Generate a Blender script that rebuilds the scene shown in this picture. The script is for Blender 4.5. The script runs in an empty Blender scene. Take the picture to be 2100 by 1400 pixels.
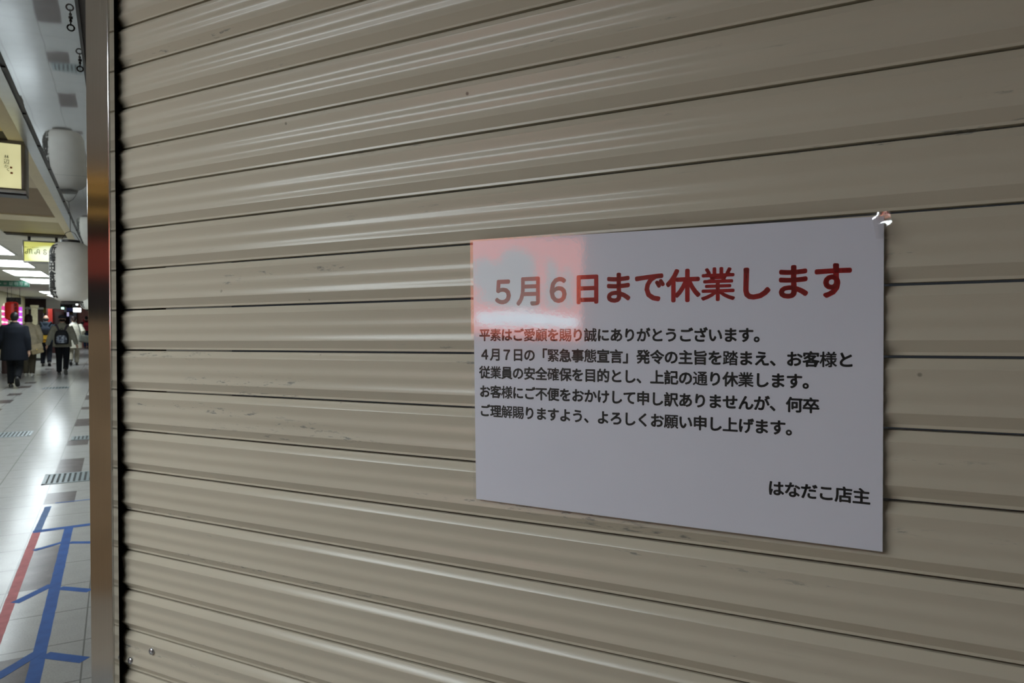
import bpy, bmesh, math, random
from mathutils import Vector, Matrix
random.seed(7)
SC = bpy.context.scene
COL = SC.collection
PI = math.pi

# ------------------------------------------------------------------ camera
# corridor frame: X right, Y along the corridor, Z up.  Camera at eye height 1.56 m.
F_PX, W_PX = 1440.0, 2100.0
EYE = Vector((0, 0, 1.56))
RX = Vector((0.87165076, -0.49007949, 0.00685832))     # image right
RY = Vector((-0.00744292, -0.02722664, -0.99960158))   # image down
RZ = Vector((0.49007096, 0.87125243, -0.02737974))     # optical axis
cam_d = bpy.data.cameras.new('camera')
cam = bpy.data.objects.new('camera', cam_d)
COL.objects.link(cam)
cam_d.sensor_width = 36.0
cam_d.lens = 36.0 * F_PX / W_PX
cam_d.clip_start = 0.02
cam_d.clip_end = 200
m = Matrix.Identity(4)
for i in range(3):
    m[i][0] = RX[i]; m[i][1] = -RY[i]; m[i][2] = -RZ[i]; m[i][3] = EYE[i]
cam.matrix_world = m
cam_d.dof.use_dof = True
cam_d.dof.focus_distance = 0.80
cam_d.dof.aperture_fstop = 18.0
SC.camera = cam

# ------------------------------------------------------------------ world, exposure
SC.view_settings.view_transform = 'Standard'
SC.view_settings.look = 'None'
SC.view_settings.gamma = 1.0
SC.view_settings.use_curve_mapping = False
SC.view_settings.exposure = 0.0
wd = bpy.data.worlds.new('world'); SC.world = wd
wd.use_nodes = True
wd.node_tree.nodes['Background'].inputs[0].default_value = (0.80, 0.88, 1.0, 1)
wd.node_tree.nodes['Background'].inputs[1].default_value = 0.02
PANEL_STRENGTH = 14.2

# ------------------------------------------------------------------ materials
def new_mat(name):
    mt = bpy.data.materials.new(name); mt.use_nodes = True
    nt = mt.node_tree
    b = nt.nodes['Principled BSDF']
    return mt, nt, b

def N(nt, typ, **kw):
    n = nt.nodes.new(typ)
    for k, v in kw.items(): setattr(n, k, v)
    return n

def ramp(nt, src, stops):
    r = N(nt, 'ShaderNodeValToRGB')
    e = r.color_ramp.elements
    while len(e) < len(stops): e.new(0.5)
    for el, (p, c) in zip(e, stops):
        el.position = p; el.color = (c[0], c[1], c[2], 1) if not isinstance(c, (int, float)) else (c, c, c, 1)
    nt.links.new(src, r.inputs[0])
    return r.outputs[0]

def mixc(nt, fac, a, b, mode='MIX'):
    x = N(nt, 'ShaderNodeMix', data_type='RGBA', blend_type=mode)
    for sock, v in ((x.inputs[0], fac), (x.inputs[6], a), (x.inputs[7], b)):
        if isinstance(v, (int, float)): sock.default_value = v
        elif isinstance(v, tuple): sock.default_value = (v[0], v[1], v[2], 1)
        else: nt.links.new(v, sock)
    return x.outputs[2]

def math_n(nt, op, a, b=None, c=None):
    x = N(nt, 'ShaderNodeMath', operation=op)
    for i, v in enumerate((a, b, c)):
        if v is None: continue
        if isinstance(v, (int, float)): x.inputs[i].default_value = v
        else: nt.links.new(v, x.inputs[i])
    return x.outputs[0]

def noise(nt, vec, scale, detail=3, rough=0.5, stretch=None):
    n = N(nt, 'ShaderNodeTexNoise')
    n.inputs['Scale'].default_value = scale
    n.inputs['Detail'].default_value = detail
    n.inputs['Roughness'].default_value = rough
    if stretch:
        mp = N(nt, 'ShaderNodeMapping'); mp.inputs['Scale'].default_value = stretch
        nt.links.new(vec, mp.inputs[0]); vec = mp.outputs[0]
    nt.links.new(vec, n.inputs['Vector'])
    return n.outputs['Fac']

def objvec(nt): return N(nt, 'ShaderNodeTexCoord').outputs['Object']
def worldvec(nt): return N(nt, 'ShaderNodeNewGeometry').outputs['Position']

def simple(name, col, rough=0.6, metal=0.0, var=0.12, scale=14.0, spec=0.5, bump=0.0):
    mt, nt, b = new_mat(name)
    v = objvec(nt)
    f = noise(nt, v, scale, 4)
    lo = tuple(c * (1 - var) for c in col); hi = tuple(min(1, c * (1 + var)) for c in col)
    nt.links.new(ramp(nt, f, [(0.3, lo), (0.7, hi)]), b.inputs['Base Color'])
    b.inputs['Roughness'].default_value = rough
    b.inputs['Metallic'].default_value = metal
    b.inputs['Specular IOR Level'].default_value = spec
    if bump:
        bp = N(nt, 'ShaderNodeBump'); bp.inputs['Strength'].default_value = bump; bp.inputs['Distance'].default_value = 0.01
        nt.links.new(f, bp.inputs['Height']); nt.links.new(bp.outputs[0], b.inputs['Normal'])
    return mt

def emit(name, col, strength, base=None, var=0.0, scale=6.0):
    mt, nt, b = new_mat(name)
    b.inputs['Base Color'].default_value = (*(base or col), 1)
    b.inputs['Roughness'].default_value = 0.4
    b.inputs['Emission Strength'].default_value = strength
    if var:
        f = noise(nt, objvec(nt), scale, 2)
        nt.links.new(ramp(nt, f, [(0.3, tuple(c * (1 - var) for c in col)), (0.7, col)]), b.inputs['Emission Color'])
    else:
        b.inputs['Emission Color'].default_value = (*col, 1)
    return mt

# ------------------------------------------------------------------ object helpers
def tag(o, label=None, cat=None, group=None, kind=None):
    if label: o['label'] = label
    if cat: o['category'] = cat
    if group: o['group'] = group
    if kind: o['kind'] = kind
    return o

def empty(name, loc=(0, 0, 0), mat4=None):
    o = bpy.data.objects.new(name, None); COL.objects.link(o)
    o.empty_display_size = 0.1
    if mat4 is not None: o.matrix_world = mat4
    else: o.location = loc
    return o

def obj(name, bm, mat, parent=None, smooth=None):
    me = bpy.data.meshes.new(name)
    bmesh.ops.recalc_face_normals(bm, faces=bm.faces[:])
    bm.to_mesh(me); bm.free()
    for mm in (mat if isinstance(mat, (list, tuple)) else [mat]): me.materials.append(mm)
    if smooth is not None:
        for p in me.polygons: p.use_smooth = True
        me.set_sharp_from_angle(angle=math.radians(smooth))
    o = bpy.data.objects.new(name, me); COL.objects.link(o)
    if parent is not None: o.parent = parent
    return o

def box(bm, x0, x1, y0, y1, z0, z1, mi=0):
    vs = [bm.verts.new((x, y, z)) for z in (z0, z1) for y in (y0, y1) for x in (x0, x1)]
    for q in ((0, 2, 3, 1), (4, 5, 7, 6), (0, 1, 5, 4), (2, 6, 7, 3), (0, 4, 6, 2), (1, 3, 7, 5)):
        f = bm.faces.new([vs[i] for i in q]); f.material_index = mi
    return vs

def bbox(bm, x0, x1, y0, y1, z0, z1, r=0.003, seg=2):
    t = bmesh.new(); box(t, x0, x1, y0, y1, z0, z1)
    bmesh.ops.bevel(t, geom=t.edges[:], offset=r, segments=seg, affect='EDGES', profile=0.5)
    merge(bm, t)

def merge(bm, t, mat4=None):
    me = bpy.data.meshes.new('tmp'); t.to_mesh(me); t.free()
    if mat4 is not None: me.transform(mat4)
    bm.from_mesh(me); bpy.data.meshes.remove(me)

def rings_loft(bm, rings, cap=True, closed=True):
    vr = [[bm.verts.new(p) for p in r] for r in rings]
    n = len(vr[0])
    for a, b in zip(vr, vr[1:]):
        for i in range(n if closed else n - 1):
            j = (i + 1) % n
            bm.faces.new((a[i], a[j], b[j], b[i]))
    if cap:
        bm.faces.new(vr[0][::-1]); bm.faces.new(vr[-1])
    return vr

def ell(c, rx, ry, n=20, ang=0.0):
    out = []
    for i in range(n):
        t = 2 * PI * i / n
        x, y = rx * math.cos(t), ry * math.sin(t)
        out.append((c[0] + x * math.cos(ang) - y * math.sin(ang), c[1] + x * math.sin(ang) + y * math.cos(ang), c[2]))
    return out

def tube(bm, pts, rad, n=10, cap=True):
    pts = [Vector(p) for p in pts]
    if isinstance(rad, (int, float)): rad = [rad] * len(pts)
    rings = []
    ref = Vector((0.123, 0.456, 0.9))
    for i, p in enumerate(pts):
        d = (pts[min(i + 1, len(pts) - 1)] - pts[max(i - 1, 0)]).normalized()
        a = ref - ref.dot(d) * d
        if a.length < 1e-3: a = Vector((1, 0, 0)) - d.x * d
        a.normalize(); b = d.cross(a); ref = a
        rings.append([p + a * rad[i] * math.cos(2 * PI * k / n) + b * rad[i] * math.sin(2 * PI * k / n) for k in range(n)])
    rings_loft(bm, rings, cap)

def blob(bm, c, r, n=16, m_=10):
    """ellipsoid"""
    c = Vector(c); rings = []
    for i in range(1, m_):
        t = PI * i / m_
        rings.append([c + Vector((r[0] * math.sin(t) * math.cos(2 * PI * k / n), r[1] * math.sin(t) * math.sin(2 * PI * k / n), -r[2] * math.cos(t))) for k in range(n)])
    vr = rings_loft(bm, rings, cap=False)
    b0 = bm.verts.new(c - Vector((0, 0, r[2]))); b1 = bm.verts.new(c + Vector((0, 0, r[2])))
    for k in range(n):
        j = (k + 1) % n
        bm.faces.new((b0, vr[0][j], vr[0][k])); bm.faces.new((b1, vr[-1][k], vr[-1][j]))

def lathe(bm, prof, n=32, c=(0, 0, 0), cap=True):
    rings_loft(bm, [[(c[0] + r * math.cos(2 * PI * k / n), c[1] + r * math.sin(2 * PI * k / n), c[2] + z) for k in range(n)] for r, z in prof], cap)

def torus(bm, c, R_, r_, axis='Y', n=20, k=8):
    rings = []
    for i in range(n):
        t = 2 * PI * i / n
        ring = []
        for j in range(k):
            s = 2 * PI * j / k
            q = (R_ + r_ * math.cos(s))
            if axis == 'Y': p = (q * math.cos(t), r_ * math.sin(s), q * math.sin(t))
            elif axis == 'X': p = (r_ * math.sin(s), q * math.cos(t), q * math.sin(t))
            else: p = (q * math.cos(t), q * math.sin(t), r_ * math.sin(s))
            ring.append(bm.verts.new((c[0] + p[0], c[1] + p[1], c[2] + p[2])))
        rings.append(ring)
    for i in range(n):
        a, b = rings[i], rings[(i + 1) % n]
        for j in range(k):
            bm.faces.new((a[j], a[(j + 1) % k], b[(j + 1) % k], b[j]))

def remesh_obj(name, bm, mat, parent, voxel=0.012, smooth=6, factor=0.5):
    """one continuous surface out of overlapping lofts"""
    bmesh.ops.recalc_face_normals(bm, faces=bm.faces[:])
    me = bpy.data.meshes.new('tmp'); bm.to_mesh(me); bm.free()
    o = bpy.data.objects.new('tmp', me); COL.objects.link(o)
    r = o.modifiers.new('r', 'REMESH'); r.mode = 'VOXEL'; r.voxel_size = voxel; r.use_smooth_shade = True
    s = o.modifiers.new('s', 'SMOOTH'); s.iterations = smooth; s.factor = factor
    dg = bpy.context.evaluated_depsgraph_get()
    res = bpy.data.meshes.new_from_object(o.evaluated_get(dg))
    bpy.data.objects.remove(o); bpy.data.meshes.remove(me)
    res.name = name
    res.materials.clear(); res.materials.append(mat)
    for p in res.polygons: p.use_smooth = True
    q = bpy.data.objects.new(name, res); COL.objects.link(q); q.parent = parent
    return q

# ---- lettering: glyph outlines, drawn with round-ended thick strokes
_gc = {}
def glyph(ch, thin=0.0, r=0.0):
    """returns (verts, faces) of a glyph in em units, centred on its em box"""
    key = (ch, thin, r)
    if key in _gc: return _gc[key]
    c = bpy.data.curves.new('t', 'FONT'); c.body = ch; c.offset = thin; c.resolution_u = 3
    o = bpy.data.objects.new('t', c); COL.objects.link(o)
    dg = bpy.context.evaluated_depsgraph_get()
    me = bpy.data.meshes.new_from_object(o.evaluated_get(dg))
    bpy.data.objects.remove(o); bpy.data.curves.remove(c)
    vs = [(v.co.x - 0.5, v.co.y - 0.38) for v in me.vertices]
    fs = [tuple(p.vertices) for p in me.polygons]
    if r > 0:
        cnt = {}
        for p in me.polygons:
            for e in p.edge_keys: cnt[e] = cnt.get(e, 0) + 1
        be = [e for e, k in cnt.items() if k == 1]
        seen = set(); K = 10
        for a, b in be:
            ax, ay = vs[a]; bx, by = vs[b]
            L = math.hypot(bx - ax, by - ay)
            if L > 1e-6:
                nx, ny = -(by - ay) / L * r, (bx - ax) / L * r
                i = len(vs); vs += [(ax + nx, ay + ny), (ax - nx, ay - ny), (bx - nx, by - ny), (bx + nx, by + ny)]
                fs.append((i, i + 1, i + 2, i + 3))
            for q in (a, b):
                if q in seen: continue
                seen.add(q)
                i = len(vs); qx, qy = vs[q]
                vs += [(qx + r * math.cos(2 * PI * k / K), qy + r * math.sin(2 * PI * k / K)) for k in range(K)]
                fs.append(tuple(range(i, i + K)))
    bpy.data.meshes.remove(me)
    _gc[key] = (vs, fs)
    return _gc[key]

def letters(name, items, mat, parent, fn, thin=0.0, r=0.0):
    """items: (char, x, y, em[, width scale, rot]); fn maps flat (x, y) to a 3D point"""
    V, Fc = [], []
    for it in items:
        ch, x, y, em = it[:4]
        wx = it[4] if len(it) > 4 else 1.0
        ro = it[5] if len(it) > 5 else 0.0
        vs, fs = glyph(ch, thin, r * (it[6] if len(it) > 6 else 1.0))
        o = len(V)
        cr, sr = math.cos(ro), math.sin(ro)
        V += [fn(x + (a * wx * cr - b * sr) * em, y + (a * wx * sr + b * cr) * em) for a, b in vs]
        Fc += [tuple(i + o for i in f) for f in fs]
    me = bpy.data.meshes.new(name); me.from_pydata(V, [], Fc); me.materials.append(mat)
    ob = bpy.data.objects.new(name, me); COL.objects.link(ob); ob.parent = parent
    return ob

# ------------------------------------------------------------------ shutter frame (the shop front stands askew to the corridor)
SH_R = Vector((0.54609888, -0.83757367, 0.01569595))     # along the slats, to the right
SH_U = Vector((0.0, 0.0187365, 0.99982446))              # up the shutter
SH_N = Vector((0.83772073, 0.54600301, -0.01023198))     # into the shop
SH_O = EYE + 0.70235 * SH_N
SHM = Matrix.Identity(4)
for i in range(3):
    SHM[i][0] = SH_R[i]; SHM[i][1] = SH_N[i]; SHM[i][2] = SH_U[i]; SHM[i][3] = SH_O[i]
# local shutter coordinates: x along the slats, y into the shop (negative = towards the street), z up

# ================================================================== ROLLER SHUTTER
PITCH = 0.0640
SLAT_L, SLAT_R = -1.072, 1.25
TILT = 0.0032                                  # the slats run a quarter degree out of square
shutter = empty('roller_shutter', mat4=SHM)
tag(shutter, 'closed beige metal roller shutter with horizontal corrugated slats behind the paper notice', 'roller shutter')

def shutter_paint():
    mt, nt, b = new_mat('shutter_paint')
    tc = N(nt, 'ShaderNodeTexCoord'); tc.object = shutter
    v = tc.outputs['Object']
    sep = N(nt, 'ShaderNodeSeparateXYZ'); nt.links.new(v, sep.inputs[0])
    f1 = noise(nt, v, 3.0, 3, stretch=(0.6, 1, 6))
    base = ramp(nt, f1, [(0.3, (0.545, 0.492, 0.388)), (0.7, (0.585, 0.530, 0.420))])
    # grubby fine streaks along the slats
    f2 = noise(nt, v, 22, 6, 0.65, stretch=(0.35, 1, 7))
    base = mixc(nt, ramp(nt, f2, [(0.60, 0.0), (0.80, 0.22)]), base, (0.30, 0.26, 0.20))
    # scuffed, rubbed-through patches in broken lines
    f3 = noise(nt, v, 130, 4, 0.7, stretch=(0.30, 1, 1.5))
    f4 = noise(nt, v, 5.5, 2, 0.5, stretch=(0.35, 1, 9))
    scuff = math_n(nt, 'MULTIPLY', ramp(nt, f3, [(0.56, 0.0), (0.64, 1.0)]), ramp(nt, f4, [(0.60, 0.0), (0.66, 1.0)]))
    base = mixc(nt, math_n(nt, 'MULTIPLY', scuff, 0.75), base, (0.16, 0.17, 0.17))
    # specks of dirt
    vo = N(nt, 'ShaderNodeTexVoronoi', feature='F1'); vo.inputs['Scale'].default_value = 15.0
    nt.links.new(v, vo.inputs['Vector'])
    spk = math_n(nt, 'MULTIPLY', ramp(nt, vo.outputs['Distance'], [(0.022, 1.0), (0.040, 0.0)]), ramp(nt, noise(nt, v, 9, 2), [(0.50, 0.0), (0.56, 0.8)]))
    base = mixc(nt, spk, base, (0.10, 0.08, 0.06))
    # soot where the slat ends rub in the guide
    nx = math_n(nt, 'ADD', sep.outputs[0], math_n(nt, 'MULTIPLY', noise(nt, v, 90, 4, 0.7), 0.016))
    base = mixc(nt, ramp(nt, math_n(nt, 'MULTIPLY_ADD', nx, 30.0, 32.4), [(0.45, 1.0), (0.78, 0.0)]), base, (0.035, 0.022, 0.015))
    nt.links.new(base, b.inputs['Base Color'])
    b.inputs['Roughness'].default_value = 0.27
    b.inputs['Specular IOR Level'].default_value = 0.42
    bp = N(nt, 'ShaderNodeBump'); bp.inputs['Strength'].default_value = 0.06; bp.inputs['Distance'].default_value = 0.001
    nt.links.new(noise(nt, v, 420, 2), bp.inputs['Height']); nt.links.new(bp.outputs[0], b.inputs['Normal'])
    return mt
M_SHUT = shutter_paint()
M_DARK = simple('grime_and_slot_shade', (0.022, 0.018, 0.015), 0.9)  # soot and the shadow inside the slot, both put into one dark colour
M_STEEL_SCREW = simple('screw_steel', (0.55, 0.55, 0.56), 0.3, 0.9)

# profile of one slat, t = fraction of the pitch from the top seam, d = height towards the street
PROF = [(0.012, -0.0150), (0.016, -0.0074), (0.036, -0.0058), (0.145, -0.0004), (0.160, 0.0),
        (0.175, -0.0001), (0.235, -0.0011), (0.30, -0.0020), (0.34, -0.0023), (0.38, -0.0021), (0.43, -0.0013), (0.475, -0.0010),
        (0.52, -0.0013), (0.575, -0.0021), (0.61, -0.0023), (0.65, -0.0020), (0.70, -0.0010), (0.745, -0.0002),
        (0.765, 0.0), (0.782, -0.0005), (0.915, -0.0070), (0.930, -0.0074), (0.972, -0.0072), (0.978, -0.0085), (0.978, -0.0150)]
def slat_mesh():
    bm = bmesh.new()
    xs = [SLAT_L, -0.9, -0.6, -0.3, 0.0, 0.3, 0.7, SLAT_R]
    front = [[(x, -d, -t * PITCH) for t, d in PROF] for x in xs]
    rings_loft(bm, front, cap=False, closed=False)
    # back sheet closes the slat into a thin hollow section
    b0 = [bm.verts.new((x, 0.0165, -0.012 * PITCH)) for x in (SLAT_L, SLAT_R)]
    b1 = [bm.verts.new((x, 0.0165, -0.978 * PITCH)) for x in (SLAT_L, SLAT_R)]
    bm.faces.new((b0[0], b0[1], b1[1], b1[0]))
    return bm
SEAM0 = 0.0425                                  # height of one seam at x = 0
K_TOP, K_BOT = 14, -24
first = None
for k in range(K_TOP, K_BOT, -1):
    if first is None:
        first = obj('slat', slat_mesh(), M_SHUT, shutter, smooth=24); o = first
    else:
        o = first.copy(); COL.objects.link(o); o.parent = shutter
    o.location = (0, 0, SEAM0 + k * PITCH)
    o.rotation_euler = (math.radians(random.uniform(-0.5, 0.5)), -TILT, 0)
# two pan-head screws near the guide, low on the shutter
for (x, z) in ((-1.0000, -0.4920), (-1.0520, -0.5180)):
    bm = bmesh.new()
    lathe(bm, [(0.0042, 0.0), (0.0042, 0.0008), (0.0034, 0.0022), (0.0018, 0.0028), (0.0016, 0.0016), (0.0006, 0.0016)], 20)
    s = obj('screw', bm, M_STEEL_SCREW, shutter, smooth=40)
    s.rotation_euler = (PI / 2, 0, 0); s.location = (x, 0.0016, z); s.scale = (1.3, 1.3, 1.2)
    s['label'] = 'small steel screw head on a slat'

# ---- stainless guide rail on the left
def steel(name, brushed=(120, 120, 1.2), tone=0.66, rough=0.11):
    mt, nt, b = new_mat(name)
    v = objvec(nt)
    f = noise(nt, v, 9, 5, 0.6, stretch=brushed)
    g = noise(nt, v, 2.2, 3)
    nt.links.new(mixc(nt, ramp(nt, f, [(0.3, 0.0), (0.7, 1.0)]), (tone * 0.95, tone * 0.95, tone * 0.95), (tone * 1.03, tone * 1.03, tone * 1.03)), b.inputs['Base Color'])
    b.inputs['Metallic'].default_value = 1.0
    nt.links.new(ramp(nt, f, [(0.2, rough * 0.9), (0.8, rough * 1.1)]), b.inputs['Roughness'])
    bp = N(nt, 'ShaderNodeBump'); bp.inputs['Strength'].default_value = 0.012; bp.inputs['Distance'].default_value = 0.002
    nt.links.new(g, bp.inputs['Height']); nt.links.new(bp.outputs[0], b.inputs['Normal'])
    return mt
M_RAIL = steel('brushed_stainless')
rail = empty('guide_rail', mat4=SHM)
tag(rail, 'brushed stainless steel guide rail standing upright at the left end of the shutter', 'guide rail')
RZ0, RZ1 = -1.56, 0.90
XL, XR, YF = -1.1207, -1.0642, -0.0200
bm = bmesh.new()
bbox(bm, XL, XR, YF, YF + 0.0025, RZ0, RZ1, 0.0008)
obj('face_plate', bm, M_RAIL, rail)
bm = bmesh.new()
bbox(bm, XR - 0.0020, XR, YF + 0.0022, -0.0092, RZ0, RZ1, 0.0006)
obj('return_lip', bm, M_RAIL, rail)
bm = bmesh.new()
bbox(bm, XL, XL + 0.0025, YF + 0.0022, 0.060, RZ0, RZ1, 0.0006)
obj('outer_side', bm, M_RAIL, rail)
bm = bmesh.new()
box(bm, -1.092, -1.089, -0.017, 0.045, RZ0, RZ1)
box(bm, -1.092, -1.02, 0.040, 0.045, RZ0, RZ1)
obj('groove', bm, M_DARK, rail)['label'] = 'black groove the slats run in, coloured for soot and slot shade'

# ================================================================== NOTICE
PC = [Vector(c) for c in ((-0.4159, 0.1067), (0.0041, 0.1028), (0.0039, -0.1932), (-0.4129, -0.1913))]
notice = empty('paper_notice', mat4=SHM)
tag(notice, 'laminated white closing notice with red heading and black Japanese text taped to the shutter', 'notice')

def paper_mat():
    mt, nt, b = new_mat('white_paper')
    v = objvec(nt)
    nt.links.new(ramp(nt, noise(nt, v, 5, 2), [(0.3, (0.80, 0.80, 0.875)), (0.7, (0.83, 0.83, 0.90))]), b.inputs['Base Color'])
    b.inputs['Roughness'].default_value = 0.8
    b.inputs['Specular IOR Level'].default_value = 0.2
    return mt
M_PAPER = paper_mat()
M_REDINK = simple('red_ink', (0.42, 0.012, 0.014), 0.6, var=0.05, spec=0.2)
M_BLACKINK = simple('black_ink', (0.012, 0.011, 0.014), 0.6, var=0.05, spec=0.2)

def sag(x, z):
    """the sheet bulges a little off the slats between its taped corners"""
    a = (x + 0.416) / 0.42; b_ = (z + 0.193) / 0.297
    a = min(1, max(0, a)); b_ = min(1, max(0, b_))
    return 0.0022 * math.sin(PI * a) * (0.4 + 0.6 * b_) + 0.0008 * math.sin(5.0 * a + 2 * b_) + 0.0028 * (1 - b_) * a
def sheet(corners, off, nu=42, nv=30, thick=0.0003):
    bm = bmesh.new()
    tl, tr, br, bl = corners
    g = {}
    for s, dy in ((0, 0.0), (1, thick)):
        for i in range(nu + 1):
            for j in range(nv + 1):
                a, b_ = i / nu, j / nv
                p = (tl * (1 - a) + tr * a) * (1 - b_) + (bl * (1 - a) + br * a) * b_
                g[s, i, j] = bm.verts.new((p.x, -(off + sag(p.x, p.y)) + dy, p.y))
    for i in range(nu):
        for j in range(nv):
            bm.faces.new((g[0, i, j], g[0, i + 1, j], g[0, i + 1, j + 1], g[0, i, j + 1]))
            bm.faces.new((g[1, i, j], g[1, i, j + 1], g[1, i + 1, j + 1], g[1, i + 1, j]))
    for i in range(nu):
        for j in (0, nv): bm.faces.new((g[0, i, j], g[0, i + 1, j], g[1, i + 1, j], g[1, i, j]))
    for j in range(nv):
        for i in (0, nu): bm.faces.new((g[0, i, j], g[0, i, j + 1], g[1, i, j + 1], g[1, i, j]))
    return bm
P_OFF = 0.0016
obj('paper_sheet', sheet(PC, P_OFF), M_PAPER, notice, smooth=30)
ROT = -0.0068
def on_paper(x, z): return (x, -(P_OFF + 0.00012 + sag(x, z)), z)
DENSE = '業緊態顧確様願解賜誠愛素踏通'
def line(txt, x0, z0, pitch, em, mat, name, thin, r, rot=ROT):
    its = []
    for i, ch in enumerate(txt):
        if ch in ' \u3000': continue
        its.append((ch, x0 + i * pitch, z0 + i * pitch * rot, em, 1.0, rot, 0.72 if ch in DENSE else (1.0 if ord(ch) < 0x3100 or ord(ch) > 0xff00 else 0.95)))
    return letters(name, its, mat, notice, on_paper, thin, r)
o = line('５月６日まで休業します', -0.3760, 0.0478, 0.0339, 0.0345, M_REDINK, 'heading_text', -0.018, 0.049, 0.0)
o['label'] = 'large red heading reading 5月6日まで休業します'
BT = ['平素はご愛顧を賜り誠にありがとうございます。',
      '４月７日の「緊急事態宣言」発令の主旨を踏まえ、お客様と',
      '従業員の安全確保を目的とし、上記の通り休業します。',
      'お客様にご不便をおかけして申し訳ありませんが、何卒',
      'ご理解賜りますよう、よろしくお願い申し上げます。']
for t, z in zip(BT, (-0.0012, -0.0235, -0.0440, -0.0660, -0.0880)):
    line(t, -0.4004, z, 0.0144, 0.0149, M_BLACKINK, 'body_text', -0.012, 0.046, -0.0015)
line('はなだこ店主', -0.0850, -0.1458, 0.0144, 0.0150, M_BLACKINK, 'signature_text', -0.010, 0.042, 0.0)

def film_mat(name, rough=0.02, bump=0.12, fine=520, f0=0.045):
    mt, nt, b = new_mat(name)
    nt.nodes.remove(b)
    out = nt.nodes['Material Output']
    v = objvec(nt)
    tr = N(nt, 'ShaderNodeBsdfTransparent'); tr.inputs[0].default_value = (0.985, 0.985, 0.99, 1)
    gl = N(nt, 'ShaderNodeBsdfGlossy'); gl.inputs['Roughness'].default_value = rough
    gl.inputs[0].default_value = (1, 1, 1, 1)
    ge = N(nt, 'ShaderNodeNewGeometry')
    dt = N(nt, 'ShaderNodeVectorMath', operation='DOT_PRODUCT')
    nt.links.new(ge.outputs['Incoming'], dt.inputs[0]); nt.links.new(ge.outputs['Normal'], dt.inputs[1])
    cs = math_n(nt, 'SUBTRACT', 1.0, math_n(nt, 'ABSOLUTE', dt.outputs['Value']))
    sch = math_n(nt, 'MULTIPLY_ADD', math_n(nt, 'POWER', cs, 5.0), 1.0 - f0, f0)     # Schlick reflectance, same from both faces
    bp = N(nt, 'ShaderNodeBump'); bp.inputs['Strength'].default_value = bump; bp.inputs['Distance'].default_value = 0.001
    h = math_n(nt, 'MULTIPLY_ADD', noise(nt, v, fine, 2), 0.05, math_n(nt, 'MULTIPLY', noise(nt, v, 210, 4, 0.6), 0.22))
    nt.links.new(h, bp.inputs['Height'])
    nt.links.new(bp.outputs[0], gl.inputs['Normal'])
    mx = N(nt, 'ShaderNodeMixShader')
    nt.links.new(sch, mx.inputs[0]); nt.links.new(tr.outputs[0], mx.inputs[1]); nt.links.new(gl.outputs[0], mx.inputs[2])
    nt.links.new(mx.outputs[0], out.inputs[0])
    return mt
M_FILM = film_mat('laminating_film')
LC = [Vector(c) for c in ((-0.4195, 0.1085), (0.0079, 0.1050), (0.0080, -0.1968), (-0.4166, -0.1950))]
bm = sheet(LC, P_OFF + 0.0005, thick=0.00010)
obj('laminate_film', bm, M_FILM, notice, smooth=30)['label'] = 'clear glossy laminating film'

# strip of clear tape folded over the notice's top right corner
tp = empty('clear_tape', mat4=SHM)
tag(tp, "crumpled strip of clear sticky tape over the notice's top right corner", 'tape')
bm = bmesh.new()
g = {}
for i in range(9):
    for j in range(13):
        a, b_ = i / 8, j / 12
        x = -0.006 + 0.0145 * a + 0.004 * b_
        z = 0.1060 - 0.024 * b_
        lift = max(0.0, 1 - b_ * 1.1)
        y = -(0.0026 + sag(x, z) + 0.0004 * math.sin(9 * b_ + 3 * a) + 0.00022 * random.random() + 0.36 * max(0.0, x + 0.006) * lift - 0.22 * (z - 0.1075))
        g[i, j] = bm.verts.new((x, y, z))
for i in range(8):
    for j in range(12): bm.faces.new((g[i, j], g[i + 1, j], g[i + 1, j + 1], g[i, j + 1]))
bmesh.ops.solidify(bm, geom=bm.faces[:], thickness=0.00008)
obj('tape_strip', bm, film_mat('tape_film', 0.10, 0.25, 300, 0.14), tp, smooth=60)

# ================================================================== SETTING
def struct(name, bm, mat, smooth=None):
    return tag(obj(name, bm, mat, None, smooth), kind='structure')

def tile_mat(name, c0, c1, rough, speck):
    mt, nt, b = new_mat(name)
    v = worldvec(nt)
    sp = N(nt, 'ShaderNodeSeparateXYZ'); nt.links.new(v, sp.inputs[0])
    f = noise(nt, v, 9, 4); g = noise(nt, v, 120, 3, 0.7)
    col = ramp(nt, f, [(0.3, c0), (0.7, c1)])
    col = mixc(nt, ramp(nt, g, [(0.45, 0.0), (0.75, speck)]), col, tuple(c * 0.55 for c in c0))
    def joint(src, org, step, w):
        q = math_n(nt, 'FRACT', math_n(nt, 'DIVIDE', math_n(nt, 'ADD', src, -org + step * 40), step))
        d = math_n(nt, 'MINIMUM', q, math_n(nt, 'SUBTRACT', 1.0, q))
        return math_n(nt, 'LESS_THAN', d, w / step / 2)
    j = math_n(nt, 'MAXIMUM', joint(sp.outputs[0], -0.56, 0.41, 0.007), joint(sp.outputs[1], 4.842, 0.4385, 0.008))
    col = mixc(nt, math_n(nt, 'MULTIPLY', j, 0.72), col, (0.10, 0.10, 0.095))
    nt.links.new(col, b.inputs['Base Color'])
    nt.links.new(ramp(nt, noise(nt, v, 4, 3), [(0.3, rough), (0.7, rough * 1.15)]), b.inputs['Roughness'])
    b.inputs['Specular IOR Level'].default_value = 0.04
    bp = N(nt, 'ShaderNodeBump'); bp.inputs['Strength'].default_value = 0.05; bp.inputs['Distance'].default_value = 0.002
    nt.links.new(noise(nt, v, 35, 3), bp.inputs['Height']); nt.links.new(bp.outputs[0], b.inputs['Normal'])
    return mt
M_TILE = tile_mat('floor_tile', (0.35, 0.35, 0.34), (0.39, 0.39, 0.38), 0.16, 0.45)
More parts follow.
